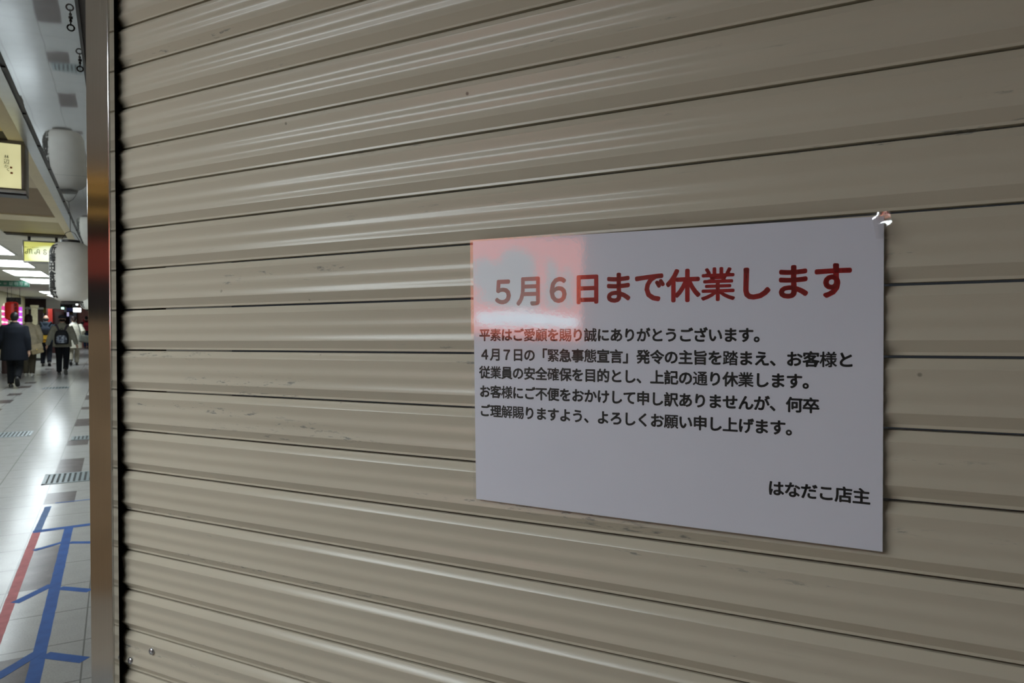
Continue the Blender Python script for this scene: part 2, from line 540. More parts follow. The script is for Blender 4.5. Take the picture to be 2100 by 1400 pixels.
M_TILE_D = tile_mat('dark_floor_tile', (0.10, 0.085, 0.085), (0.14, 0.125, 0.12), 0.2, 0.5)
NEAR_BAND = [(2.6, 3.05), (3.46, 3.89), (4.842, 5.719), (7.03, 7.47), (8.39, 9.22), (10.19, 10.62), (12.0, 12.87), (14.2, 14.6), (15.9, 16.8)]
FAR_BAND = [(13.2, 13.65), (14.5, 14.95), (15.85, 16.5), (17.4, 17.9), (19.2, 19.8), (20.5, 20.95), (23.3, 23.75), (26.0, 26.4), (29.0, 29.5)]
ys = sorted(set([-6.0, 6.0, 52.0] + [y for b_ in NEAR_BAND + FAR_BAND for y in b_]))
xs = [-5.0, -2.2, -1.97, -1.74, -0.555, -0.33, 0.0, 1.6]
bm = bmesh.new()
g = {(i, j): bm.verts.new((x, y, 0)) for i, x in enumerate(xs) for j, y in enumerate(ys)}
for i in range(len(xs) - 1):
    for j in range(len(ys) - 1):
        f = bm.faces.new((g[i, j], g[i + 1, j], g[i + 1, j + 1], g[i, j + 1]))
        ym = (ys[j] + ys[j + 1]) / 2
        if i == 6 or (i == 0 and ym < 6): f.material_index = 2
        if i == 4 and any(a < ym < b_ for a, b_ in NEAR_BAND): f.material_index = 1
        if i == 2 and any(a < ym < b_ for a, b_ in FAR_BAND): f.material_index = 1
M_BOUNCE_FLOOR = simple('added_bounce_floor', (0.44, 0.385, 0.32), 0.5)  # unseen floor areas, tone added for bounce onto the shutter and rail reflection
struct('floor', bm, [M_TILE, M_TILE_D, M_BOUNCE_FLOOR])

# ---- ceilings
def panel_mat(name, col, rough=0.5, var=0.06, line=None):
    mt, nt, b = new_mat(name)
    v = worldvec(nt)
    c = ramp(nt, noise(nt, v, 3.5, 4), [(0.3, tuple(x * (1 - var) for x in col)), (0.7, tuple(x * (1 + var) for x in col))])
    c = mixc(nt, ramp(nt, noise(nt, v, 60, 3), [(0.5, 0.0), (0.8, 0.25)]), c, tuple(x * 0.6 for x in col))
    nt.links.new(c, b.inputs['Base Color']); b.inputs['Roughness'].default_value = rough
    return mt
M_CEIL = panel_mat('ceiling_white', (0.70, 0.68, 0.61))
M_CREAM = panel_mat('ceiling_cream', (0.70, 0.62, 0.41))
M_YEL = panel_mat('ceiling_ochre', (0.66, 0.51, 0.17), 0.45)
M_BEIGE = panel_mat('ceiling_beige', (0.58, 0.49, 0.31))
M_BROWN = panel_mat('ceiling_brown', (0.27, 0.20, 0.125), 0.7)
M_OLIVE = panel_mat('ceiling_olive', (0.36, 0.28, 0.11), 0.5)
M_SOOT = panel_mat('ceiling_soot', (0.035, 0.025, 0.015), 0.8)
CZ = 2.42
bm = bmesh.new()
def crect(x0, x1, y0, y1, z, mi, h=0.03):
    box(bm, x0, x1, y0, y1, z, z + h, mi)
crect(-5.0, -0.98, -6, 50.0, CZ, 0)
crect(-0.45, -0.38, -6, 50.0, CZ - 0.002, 1)             # cream edge strip
cells = [(-6.0, 2.86, 0, 0), (2.86, 3.98, 2, 0), (3.98, 4.32, 6, 0), (4.32, 5.05, 3, 0), (5.05, 5.62, 3, 0.004), (5.62, 7.12, 4, 0.012), (7.12, 7.48, 1, 0), (7.48, 8.62, 5, 0.01), (8.62, 8.82, 6, 0.0), (8.82, 50.0, 0, 0.0)]
for y0, y1, mi, dz in cells: crect(-0.98, -0.45, y0, y1, CZ + dz, mi)
struct('ceiling', bm, [M_CEIL, M_CREAM, M_YEL, M_BEIGE, M_BROWN, M_OLIVE, M_SOOT])

# glossy soffit over the shop fronts, mirroring the floor
def soffit_mat():
    mt, nt, b = new_mat('glossy_soffit')
    v = worldvec(nt)
    b.inputs['Base Color'].default_value = (0.53, 0.56, 0.58, 1)
    b.inputs['Metallic'].default_value = 0.72
    b.inputs['Roughness'].default_value = 0.03
    bp = N(nt, 'ShaderNodeBump'); bp.inputs['Strength'].default_value = 0.5; bp.inputs['Distance'].default_value = 0.0016
    nt.links.new(noise(nt, v, 3.2, 2, 0.4, stretch=(1.3, 0.8, 1)), bp.inputs['Height']); nt.links.new(bp.outputs[0], b.inputs['Normal'])
    return mt
M_SOFFIT = soffit_mat()
def sz(x): return 2.41 + 0.035 * (x + 0.2)
bm = bmesh.new()
def tilted(x0, x1, y0, y1, dz=0.0, th=0.012):
    vs = [bm.verts.new((x, y, sz(x) + dz + t)) for t in (0, th) for y in (y0, y1) for x in (x0, x1)]
    for q in ((0, 2, 3, 1), (4, 5, 7, 6), (0, 1, 5, 4), (2, 6, 7, 3), (0, 4, 6, 2), (1, 3, 7, 5)): bm.faces.new([vs[i] for i in q])
y = -6.0
while y < 48:
    tilted(-0.318, -0.092, y, min(y + 3.636, 48) - 0.002); y += 3.64
struct('ceiling_soffit', bm, M_SOFFIT)
bm = bmesh.new(); tilted(-0.380, -0.334, -6, 48, -0.004)
M_EDGE = simple('soffit_edge', (0.50, 0.53, 0.56), 0.28, 0.6, var=0.05)
struct('ceiling_soffit_edge', bm, M_EDGE)
bm = bmesh.new()
box(bm, -0.336, -0.316, -6, 48, 2.409, 2.425)
box(bm, -0.3195, -0.3165, -6, 48, 2.4035, 2.409)
for i in range(36):
    yy = 2.3 + i * 0.62
    box(bm, -0.335, -0.318, yy, yy + 0.035, 2.404, 2.409)
struct('trim_1', bm, simple('black_trim', (0.03, 0.028, 0.03), 0.5))
M_HEAD = panel_mat('header_grey', (0.16, 0.15, 0.15), 0.6)
bm = bmesh.new()
box(bm, -0.092, -0.084, -6, 46, 2.404, 2.43)
box(bm, -0.060, -0.052, -6, 46, 2.404, 2.43)
struct('trim_2', bm, simple('dark_rail_trim', (0.022, 0.02, 0.02), 0.45))
bm = bmesh.new()
box(bm, -0.084, 1.6, -6, 46, 2.425, 2.45)
struct('ceiling_right', bm, M_HEAD)

# ---- walls
M_WOOD = panel_mat('wall_wood_brown', (0.46, 0.30, 0.17), 0.45, 0.2)
M_WALLY = panel_mat('wall_yellow_grey', (0.34, 0.30, 0.16), 0.6)
M_WALLG = panel_mat('wall_grey', (0.46, 0.43, 0.38), 0.6)
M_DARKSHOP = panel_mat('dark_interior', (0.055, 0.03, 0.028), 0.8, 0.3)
bm = bmesh.new()
box(bm, -3.32, -3.12, 1.6, 9, 0, 1.60, 1); box(bm, -3.32, -3.12, 1.6, 9, 1.60, CZ, 0); box(bm, -3.32, -3.12, -6, 1.6, 0, CZ, 0)
box(bm, -3.32, -3.12, 9, 33.2, 0, CZ, 2)
struct('wall_left', bm, [M_WALLG, M_WOOD, M_WALLY])
bm = bmesh.new(); box(bm, -3.3, 1.6, -6.2, -6, 0, CZ); struct('wall_back', bm, M_WALLG)
bm = bmesh.new()
box(bm, 0.045, 0.2, 1.50, 46, 0, 2.43); box(bm, 1.36, 1.6, -6, -0.70, 0, 2.43)
struct('wall_right', bm, M_WALLG)
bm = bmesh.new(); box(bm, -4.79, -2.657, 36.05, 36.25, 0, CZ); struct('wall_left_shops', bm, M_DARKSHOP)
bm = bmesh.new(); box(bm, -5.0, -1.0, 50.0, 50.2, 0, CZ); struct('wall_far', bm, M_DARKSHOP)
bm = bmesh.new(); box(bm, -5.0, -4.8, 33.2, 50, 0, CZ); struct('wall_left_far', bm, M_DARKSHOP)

def brick_mat():
    mt, nt, b = new_mat('red_brick')
    br = N(nt, 'ShaderNodeTexBrick')
    mp = N(nt, 'ShaderNodeMapping'); mp.inputs['Rotation'].default_value = (PI / 2, 0, 0)
    nt.links.new(worldvec(nt), mp.inputs[0]); nt.links.new(mp.outputs[0], br.inputs[0])
    br.inputs['Color1'].default_value = (0.42, 0.11, 0.085, 1); br.inputs['Color2'].default_value = (0.52, 0.17, 0.13, 1)
    br.inputs['Mortar'].default_value = (0.42, 0.26, 0.22, 1)
    br.inputs['Scale'].default_value = 4.0; br.inputs['Mortar Size'].default_value = 0.03
    nt.links.new(br.outputs[0], b.inputs['Base Color']); b.inputs['Roughness'].default_value = 0.5
    return mt
bm = bmesh.new(); box(bm, -1.93, 0.045, 46.0, 46.3, 0, 2.43); struct('wall_far_right', bm, brick_mat())

# ================================================================== CEILING LIGHTS
M_DIFF = emit('light_diffuser', (0.86, 0.955, 1.0), PANEL_STRENGTH, (0.9, 0.9, 0.9))
M_LFR = simple('light_frame', (0.62, 0.62, 0.58), 0.4)
def ceiling_light(x0, x1, y0, y1, label):
    r = empty('ceiling_light', ((x0 + x1) / 2, (y0 + y1) / 2, CZ))
    a, b_ = (x1 - x0) / 2, (y1 - y0) / 2
    bm = bmesh.new()
    for q in ((-a - .025, -a, -b_ - .025, b_ + .025), (a, a + .025, -b_ - .025, b_ + .025), (-a, a, -b_ - .025, -b_), (-a, a, b_, b_ + .025)):
        box(bm, *q, -0.012, 0.0)
    obj('frame', bm, M_LFR, r)
    bm = bmesh.new(); box(bm, -a, a, -b_, b_, -0.007, -0.002)
    obj('diffuser', bm, M_DIFF, r)
    tag(r, label, 'ceiling light', 'fluorescent panels in the arcade ceiling')
LIGHTS = [(-1.75, -1.18, 9.90, 11.45, 'ceiling light panel cut by the left picture edge, nearest of the row'),
          (-1.72, -1.18, 12.50, 14.05, 'bright ceiling light panel just below the yellow lit shop sign'),
          (-1.74, -1.18, 15.10, 16.90, 'third ceiling light panel of the row, left of the big white lantern'),
          (-1.78, -1.22, 18.05, 20.30, 'ceiling light panel right of the green hanging sign'),
          (-2.10, -1.50, 26.10, 28.00, 'ceiling light panel half behind the lower left of the white lantern'),
          (-2.15, -1.60, 29.60, 32.40, 'small ceiling light panel touching the bottom characters on the white lantern'),
          (-3.60, -2.75, 37.60, 41.00, 'thin far ceiling light strip above the beige column'),
          (-1.75, -1.18, 7.35, 8.90, 'ceiling light panel beyond the left picture edge beside the yellow shop sign'),
          (-1.75, -1.18, 4.80, 6.30, 'ceiling light panel beyond the left picture edge beside the cream shop sign'),
          (-1.75, -1.18, 0.05, 1.50, 'ceiling light panel opposite the steel guide rail')]
for l in LIGHTS: ceiling_light(*l)

# louvred air vent in the ochre ceiling
v_ = empty('air_vent', (-0.63, 3.42, CZ))
tag(v_, 'ochre louvred air vent in the ceiling above the cream lit sign', 'air vent')
bm = bmesh.new()
for q in ((-.17, .17, -.50, -.47), (-.17, .17, .44, .47), (-.17, -.14, -.47, .44), (.14, .17, -.47, .44)): box(bm, *q, -0.012, 0)
obj('frame', bm, M_YEL, v_)
bm = bmesh.new(); box(bm, -.14, .14, -.47, .44, -0.002, 0.0); obj('backing', bm, M_SOOT, v_)
for i in range(26):
    bm = bmesh.new(); yy = -0.46 + i * 0.035
    box(bm, -.14, .14, yy, yy + 0.022, -0.010, -0.0025)
    obj('louvre', bm, M_YEL, v_)

# ================================================================== FLOOR TAPE AND GRATES
def tape_mat(name, col):
    mt, nt, b = new_mat(name)
    v = worldvec(nt)
    c = ramp(nt, noise(nt, v, 14, 4), [(0.3, tuple(x * 0.85 for x in col)), (0.7, tuple(min(1, x * 1.15) for x in col))])
    c = mixc(nt, ramp(nt, noise(nt, v, 26, 5, 0.7), [(0.70, 0.0), (0.74, 0.8)]), c, (0.03, 0.03, 0.05))
    nt.links.new(c, b.inputs['Base Color']); b.inputs['Roughness'].default_value = 0.6
    b.inputs['Specular IOR Level'].default_value = 0.12
    return mt
M_BLUE = tape_mat('blue_floor_tape', (0.020, 0.082, 0.29))
M_BLUE2 = tape_mat('worn_blue_floor_tape', (0.085, 0.15, 0.30))
M_RED = tape_mat('worn_red_floor_tape', (0.42, 0.135, 0.14))
def strip(p, q, w, mat, label, cat='tape', lvl=1, group='blue queue tape on the floor'):
    p, q = Vector((*p, 0)), Vector((*q, 0)); c = (p + q) / 2
    d = (q - p).normalized(); n = Vector((-d.y, d.x, 0)); L = (q - p).length
    bm = bmesh.new(); z0, z1 = 0.0004 * (lvl - 1), 0.0004 * lvl + 0.0002
    nseg = max(2, int(L / 0.06)); ra = []; 
    rows = []
    for i in range(nseg + 1):
        t = -L / 2 + L * i / nseg
        w1, w2 = w / 2 + random.uniform(-.0012, .0012), w / 2 + random.uniform(-.0012, .0012)
        a, b_ = d * t + n * w1, d * t - n * w2
        rows.append([bm.verts.new((a.x, a.y, z1)), bm.verts.new((b_.x, b_.y, z1)), bm.verts.new((b_.x, b_.y, z0)), bm.verts.new((a.x, a.y, z0))])
    for r0, r1 in zip(rows, rows[1:]):
        for k in range(4): bm.faces.new((r0[k], r0[(k + 1) % 4], r1[(k + 1) % 4], r1[k]))
    bm.faces.new(rows[0]); bm.faces.new(rows[-1][::-1])
    o = obj('floor_tape', bm, mat); o.location = c
    tag(o, label, cat, group)
strip((-0.525, 2.4), (-0.525, 6.19), 0.051, M_RED, 'long faded red floor tape running along the tile joint', group=None)
strip((-0.523, 6.19), (-0.510, 6.95), 0.046, M_BLUE2, 'short pale blue floor tape carrying on from the red tape')
strip((-0.328, 2.3), (-0.326, 6.18), 0.057, M_BLUE, 'long straight blue floor tape running beside the red tape')
strip((-0.470, 7.055), (0.03, 7.072), 0.022, M_BLUE, 'thinnest and farthest cross tape, dark blue, below the drain grate', lvl=1)
strip((-0.550, 6.165), (0.03, 6.215), 0.068, M_BLUE, 'blue cross tape at the far end of the long straight blue tape', lvl=2)
strip((-0.500, 5.665), (-0.340, 5.790), 0.040, M_BLUE, 'slanting blue tape on the far edge of the dark tile between red and blue tape', lvl=2)
strip((-0.300, 5.755), (0.03, 5.580), 0.050, M_BLUE, 'blue side tape running from the long blue tape towards the guide rail, farther of three', lvl=2)
strip((-0.502, 4.660), (-0.345, 4.880), 0.052, M_BLUE, 'slanting blue tape on the near edge of the dark tile between red and blue tape', lvl=2)
strip((-0.302, 4.800), (-0.146, 4.672), 0.052, M_BLUE, 'blue side tape with a cut slanting end, middle of the three by the guide rail', lvl=2)
strip((-0.500, 3.675), (-0.320, 3.930), 0.055, M_BLUE, 'slanting blue tape in the bottom left corner of the picture', lvl=2)
strip((-0.304, 3.868), (-0.140, 3.722), 0.060, M_BLUE, 'blue side tape with a cut slanting end, nearest of the three by the guide rail', lvl=2)

M_GRATE = simple('grate_metal', (0.13, 0.17, 0.18), 0.4, 0.3)
M_GRATE_D = simple('grate_pit', (0.03, 0.035, 0.035), 0.8)
def grate(x0, x1, y0, y1, label, step=0.045):
    r = empty('drain_grate', ((x0 + x1) / 2, (y0 + y1) / 2, 0)); a, b_ = (x1 - x0) / 2, (y1 - y0) / 2
    bm = bmesh.new()
    for q in ((-a, a, -b_, -b_ + .03), (-a, a, b_ - .03, b_), (-a, -a + .03, -b_, b_), (a - .03, a, -b_, b_)): box(bm, *q, 0, 0.004)
    obj('frame', bm, M_GRATE, r)
    bm = bmesh.new(); box(bm, -a + .03, a - .03, -b_ + .03, b_ - .03, 0, 0.0008); obj('pit', bm, M_GRATE_D, r)
    x = -a + 0.045
    while x < a - 0.04:
        bm = bmesh.new(); box(bm, x, x + step * 0.55, -b_ + .03, b_ - .03, 0.0008, 0.0036); obj('bar', bm, M_GRATE, r); x += step
    tag(r, label, 'drain grate', 'drain grates in the tiled floor')
grate(-0.635, 0.02, 7.88, 8.38, 'metal drain grate in the tiles nearest beyond the blue tapes')
grate(-0.530, 0.02, 10.63, 10.96, 'small metal drain grate close to the guide rail, farther one')
grate(-2.30, -1.02, 11.28, 11.77, 'wide metal drain grate at the left edge of the picture')
grate(-1.475, -0.97, 18.70, 19.15, 'pale blue-grey drain grate in front of the walking people', 0.06)
# ================================================================== SHOP FRONT OPPOSITE (mirrored in the notice film and the steel)
sg = empty('lit_signboard', (-3.117, 0.22, 1.50))
tag(sg, 'red lit signboard opposite the shutter, mirrored as a salmon glow on the notice', 'signboard')
M_REDLIT = emit('lit_red_acrylic', (1.0, 0.27, 0.18), 2.7, (0.5, 0.05, 0.03))
M_PALELIT = emit('lit_pale_acrylic', (0.78, 0.86, 0.74), 1.2, (0.6, 0.6, 0.6), 0.3, 30)
M_TUBE = emit('lit_white_tube', (0.80, 0.92, 1.0), 5.0, (0.8, 0.8, 0.8), 0.5, 18)
M_BLK = simple('black_metal', (0.02, 0.02, 0.022), 0.4)
bm = bmesh.new(); box(bm, 0.0, 0.08, -0.29, 0.52, 0.04, 0.66); obj('red_face', bm, M_REDLIT, sg)
def plate(pts, x0, x1):
    bm = bmesh.new()
    rings_loft(bm, [[(x, y, z) for y, z in pts] for x in (x0, x1)])
    return bm
SHAPES = [[(0.46, 0.42), (0.44, 0.49), (0.40, 0.52), (0.36, 0.515), (0.33, 0.49), (0.29, 0.50), (0.26, 0.56), (0.20, 0.585), (0.10, 0.58), (0.04, 0.55), (0.03, 0.41), (0.00, 0.34), (0.01, 0.225), (0.20, 0.215), (0.36, 0.225), (0.45, 0.25), (0.40, 0.31), (0.46, 0.35)],
          [(-0.035, 0.54), (-0.09, 0.53), (-0.13, 0.45), (-0.135, 0.33), (-0.14, 0.24), (-0.04, 0.23), (-0.03, 0.35), (-0.05, 0.44)],
          [(-0.165, 0.46), (-0.19, 0.50), (-0.215, 0.45), (-0.22, 0.34), (-0.225, 0.24), (-0.17, 0.24), (-0.16, 0.35)]]
for sh in SHAPES: obj('pale_panel', plate(sh, 0.078, 0.09), M_PALELIT, sg)
bm = bmesh.new(); tube(bm, [(0.09, -0.26, 0.155), (0.09, 0.1, 0.16), (0.09, 0.44, 0.135)], [0.035, 0.05, 0.042], 12); obj('tube_lamp', bm, M_TUBE, sg)
sg2 = empty('lit_signboard', (-3.117, 2.75, 1.62))
tag(sg2, 'dim red shop signboard opposite, mirrored as the red patch on the steel guide rail', 'signboard')
M_REDDIM = emit('dim_red_acrylic', (1.0, 0.20, 0.12), 0.06, (0.32, 0.05, 0.035))
M_AMBER = emit('amber_strip', (1.0, 0.55, 0.12), 0.7, (0.8, 0.5, 0.2))
bm = bmesh.new(); box(bm, 0.0, 0.06, -0.75, 0.75, 0.22, 0.42); obj('red_face', bm, M_REDDIM, sg2)
for z in (0.58, 0.70, 0.76):
    bm = bmesh.new(); box(bm, 0.0, 0.05, -0.75, 0.75, z, z + 0.012); obj('strip_lamp', bm, M_AMBER, sg2)
bm = bmesh.new(); box(bm, 0.0, 0.03, -0.78, 0.78, -0.02, 0.79); obj('backboard', bm, M_BLK, sg2)

# ================================================================== LANTERNS
M_LPAPER = simple('lantern_paper', (0.76, 0.76, 0.72), 0.7, var=0.04)
M_LBLACK = simple('lantern_black', (0.015, 0.015, 0.017), 0.4)
M_INK = simple('brush_ink', (0.012, 0.014, 0.014), 0.6)
def lantern(x, y, label, txt='新梅田食道街', R_=0.150, z0=1.69, z1=2.21, group='white paper lanterns along the shop fronts'):
    H = z1 - z0
    r = empty('paper_lantern', (x, y, z0))
    n = 46; prof = []
    def rad(t):
        e = 0.20
        q = 1.0
        if t < e: q = 0.42 + 0.58 * math.sqrt(max(0, 1 - ((e - t) / e) ** 2))
        elif t > 1 - e: q = 0.42 + 0.58 * math.sqrt(max(0, 1 - ((t - 1 + e) / e) ** 2))
        return R_ * q * (1 - 0.025 * (2 * t - 1) ** 2)
    za, zb = 0.018, H - 0.018
    for i in range(n + 1):
        t = i / n
        prof.append((rad(t), za + (zb - za) * t))
        if i < n:
            tm = (i + 0.5) / n
            prof.append((rad(tm) + 0.0016, za + (zb - za) * tm))
    bm = bmesh.new(); lathe(bm, prof, 40); obj('paper_shade', bm, M_LPAPER, r, smooth=60)
    bm = bmesh.new(); lathe(bm, [(R_ * 0.44, 0.0), (R_ * 0.47, 0.0), (R_ * 0.47, 0.022), (R_ * 0.44, 0.022)], 32); obj('bottom_ring', bm, M_LBLACK, r, smooth=40)
    bm = bmesh.new(); lathe(bm, [(R_ * 0.44, H - 0.024), (R_ * 0.47, H - 0.024), (R_ * 0.47, H), (R_ * 0.44, H)], 32); obj('top_ring', bm, M_LBLACK, r, smooth=40)
    bm = bmesh.new()
    tube(bm, [(-R_ * 0.44, 0, H - 0.004), (-0.03, 0, H + 0.06), (0, 0, H + 0.075), (0.03, 0, H + 0.06), (R_ * 0.44, 0, H - 0.004)], 0.0022, 6)
    tube(bm, [(0, 0, H + 0.07), (0, 0, 2.4045 - z0)], 0.002, 6)
    obj('hanging_cord', bm, M_LBLACK, r)
    # characters brushed down the street side
    A0 = math.radians(-90 - 57)
    def fn(u, v):
        t = min(1, max(0, (v - za) / (zb - za)))
        q = rad(t) + 0.003
        a = A0 + u / R_
        return (q * math.cos(a), q * math.sin(a), v)
    k = len(txt)
    its = [(c, 0.0, H * 0.845 - i * H * 0.138, 0.080, 1.15) for i, c in enumerate(txt)]
    letters('lettering', its, M_INK, r, fn, 0.0, 0.036)
    tag(r, label, 'lantern', group)
lantern(-0.33, 6.85, 'white ribbed paper lantern with black brushed characters hanging beside the guide rail')
lantern(-0.335, 12.35, 'farther white paper lantern half hidden behind the first one and the guide rail')
lantern(-0.335, 17.85, 'third white paper lantern, hidden behind the nearer ones along the shop fronts')

# red lantern at the far left
rl = empty('red_paper_lantern', (-2.352, 22.0, 1.52))
tag(rl, 'red paper lantern with black characters above the man in the dark overcoat', 'lantern')
bm = bmesh.new(); prof = []
for i in range(31):
    t = i / 30; e = 0.16; q = 1.0
    if t < e: q = 0.5 + 0.5 * math.sqrt(max(0, 1 - ((e - t) / e) ** 2))
    elif t > 1 - e: q = 0.5 + 0.5 * math.sqrt(max(0, 1 - ((t - 1 + e) / e) ** 2))
    prof.append((0.148 * q + 0.002 * (i % 2), 0.015 + 0.46 * t))
lathe(bm, prof, 28); obj('paper_shade', bm, emit('red_lantern_paper', (1.0, 0.03, 0.015), 0.10, (0.42, 0.02, 0.015)), rl, smooth=60)
for nm, z in (('bottom_ring', 0.0), ('top_ring', 0.472)):
    bm = bmesh.new(); lathe(bm, [(0.06, z), (0.078, z), (0.078, z + 0.018), (0.06, z + 0.018)], 24); obj(nm, bm, M_LBLACK, rl)
bm = bmesh.new(); tube(bm, [(0, 0, 0.48), (0, 0, 2.42 - 1.52)], 0.004, 6); obj('hanging_cord', bm, M_LBLACK, rl)
def rfn(u, v):
    a = math.radians(-90 + 38) + u / 0.148
    return (0.1535 * math.cos(a), 0.1535 * math.sin(a), v)
letters('lettering', [(c, 0, 0.40 - i * 0.092, 0.085) for i, c in enumerate('居酒屋台')], M_INK, rl, rfn, 0.0, 0.03)

# ================================================================== HANGING LIGHTBOX SIGNS
M_SFRAME = simple('sign_steel_frame', (0.30, 0.29, 0.26), 0.35, 0.6)
def lightbox(name, x0, x1, y, z0, z1, depth, fw, face_mat, label, cat='sign', group=None):
    r = empty(name, ((x0 + x1) / 2, y, z0)); a, h = (x1 - x0) / 2, z1 - z0
    bm = bmesh.new()
    for q in ((-a, a, 0, fw), (-a, a, h - fw, h)): bbox(bm, q[0], q[1], 0, depth, q[2], q[3], 0.003)
    for q in ((-a, -a + fw), (a - fw, a)): bbox(bm, q[0], q[1], 0.0005, depth - 0.0005, fw, h - fw, 0.003)
    obj('frame', bm, M_SFRAME, r, smooth=40)
    bm = bmesh.new(); box(bm, -a + fw, a - fw, 0.006, depth - 0.006, fw, h - fw); obj('lit_panel', bm, face_mat, r)
    tag(r, label, cat, group)
    return r, a, h
def bracket(r, xs, z0, z1, y=0.05, w=0.012):
    for x in xs:
        bm = bmesh.new(); box(bm, x - w, x + w, y - w, y + w, z0, z1); obj('bracket', bm, M_BLK, r)
def flat(y): return lambda u, v: (u, y, v)
M_CREAMLIT = emit('cream_lit_panel', (0.98, 0.95, 0.52), 0.62, (0.7, 0.68, 0.4), 0.18, 9)
s1, a, h = lightbox('hanging_sign', -0.90, -0.382, 4.15, 2.172, 2.420, 0.15, 0.018, M_CREAMLIT,
                    'cream lit hanging sign with small brush calligraphy, cut by the left picture edge')
bm = bmesh.new(); box(bm, -a, a, 0.02, 0.13, -0.012, 0.0); obj('bottom_tray', bm, M_BLK, s1)
bm = bmesh.new(); bbox(bm, -a - 0.004, a + 0.004, -0.004, 0.004, -0.005, 0.010, 0.002); obj('lower_lip', bm, simple('bright_steel', (0.6, 0.6, 0.6), 0.25, 0.9), s1)
letters('calligraphy', [('林', 0.184, 0.166, 0.020), ('辺', 0.184, 0.143, 0.025), ('か', 0.183, 0.121, 0.019), ('く', 0.190, 0.106, 0.020)], simple('brush_green_black', (0.05, 0.06, 0.02), 0.7), s1, flat(0.0045), -0.01, 0.016)
bm = bmesh.new(); box(bm, 0.197, 0.206, 0.0035, 0.006, 0.112, 0.121); box(bm, 0.198, 0.208, 0.0035, 0.006, 0.086, 0.095)
obj('red_seal', bm, simple('seal_red', (0.50, 0.13, 0.05), 0.7), s1)

M_YELLIT = emit('yellow_lit_panel', (0.98, 0.98, 0.50), 0.70, (0.7, 0.7, 0.35), 0.35, 5)
M_WHITELIT = None
def masa_panel():
    mt, nt, b = new_mat('masa_lit_panel')
    v = objvec(nt)
    sp = N(nt, 'ShaderNodeSeparateXYZ'); nt.links.new(v, sp.inputs[0])
    # tubes behind the lower right of the panel: yellow acrylic, almost white where the lamps sit close behind it
    d = math_n(nt, 'POWER', math_n(nt, 'ADD', math_n(nt, 'POWER', math_n(nt, 'MULTIPLY', math_n(nt, 'SUBTRACT', sp.outputs[0], 0.06), 5.0), 2.0),
               math_n(nt, 'POWER', math_n(nt, 'MULTIPLY', math_n(nt, 'SUBTRACT', sp.outputs[2], 0.075), 9.0), 2.0)), 0.5)
    nt.links.new(ramp(nt, d, [(0.25, (1.0, 1.0, 0.86)), (0.8, (0.72, 0.80, 0.50)), (1.0, (0.42, 0.42, 0.06))]), b.inputs['Emission Color'])
    b.inputs['Emission Strength'].default_value = 0.95
    b.inputs['Base Color'].default_value = (0.6, 0.6, 0.3, 1)
    return mt
s2, a, h = lightbox('hanging_sign', -0.845, -0.500, 8.80, 2.146, 2.372, 0.16, 0.014, masa_panel(),
                    'yellow lit hanging sign lettered MASA partly behind the white lantern')
bracket(s2, (-0.12, 0.12), h, 2.42 - 2.146, 0.08)
M_GREEN_INK = simple('sign_green_ink', (0.10, 0.13, 0.06), 0.6)
# thin curled lettering drawn as tubes: M A S A
def strokes(name, polys, rad, mat, parent, y):
    bm = bmesh.new()
    for p in polys: tube(bm, [(u, y, v) for u, v in p], rad, 6)
    return obj(name, bm, mat, parent, smooth=60)
def arc(cx, cz, r, a0, a1, n=12, rz=None):
    rz = rz or r
    return [(cx + r * math.cos(math.radians(a0 + (a1 - a0) * i / n)), cz + rz * math.sin(math.radians(a0 + (a1 - a0) * i / n))) for i in range(n + 1)]
def letter_M(x): return [arc(x + .012, .098, .010, 40, 360, 16) + [(x + .024, .098), (x + .024, .128)] + arc(x + .032, .128, .008, 180, 60, 8) , arc(x + .050, .128, .010, 150, 0, 8) + [(x + .060, .098), (x + .066, .089)], [(x + .041, .134), (x + .041, .089)]]
def letter_A(x): return [arc(x + .010, .098, .0095, 60, 360, 16) + [(x + .023, .104), (x + .023, .126)] + arc(x + .033, .126, .010, 180, 0, 10) + [(x + .043, .098), (x + .048, .089)], [(x + .023, .108), (x + .043, .108)]]
def letter_S(x): return [arc(x + .020, .128, .010, -20, 180, 10) + [(x + .011, .121), (x + .020, .114), (x + .030, .107)] + arc(x + .020, .099, .0125, 30, -190, 14) + arc(x + .012, .101, .005, 160, 0, 6)]
MX = -0.153
strokes('lettering', letter_M(MX) + letter_A(MX + .083) + letter_S(MX + .155) + letter_A(MX + .215), 0.0030, M_GREEN_INK, s2, 0.004)
letters('small_lettering', [(c, MX + 0.006 + i * 0.0125, 0.158, 0.014) for i, c in enumerate('Bar lounge')], M_GREEN_INK, s2, flat(0.0045), 0.0, 0.02)

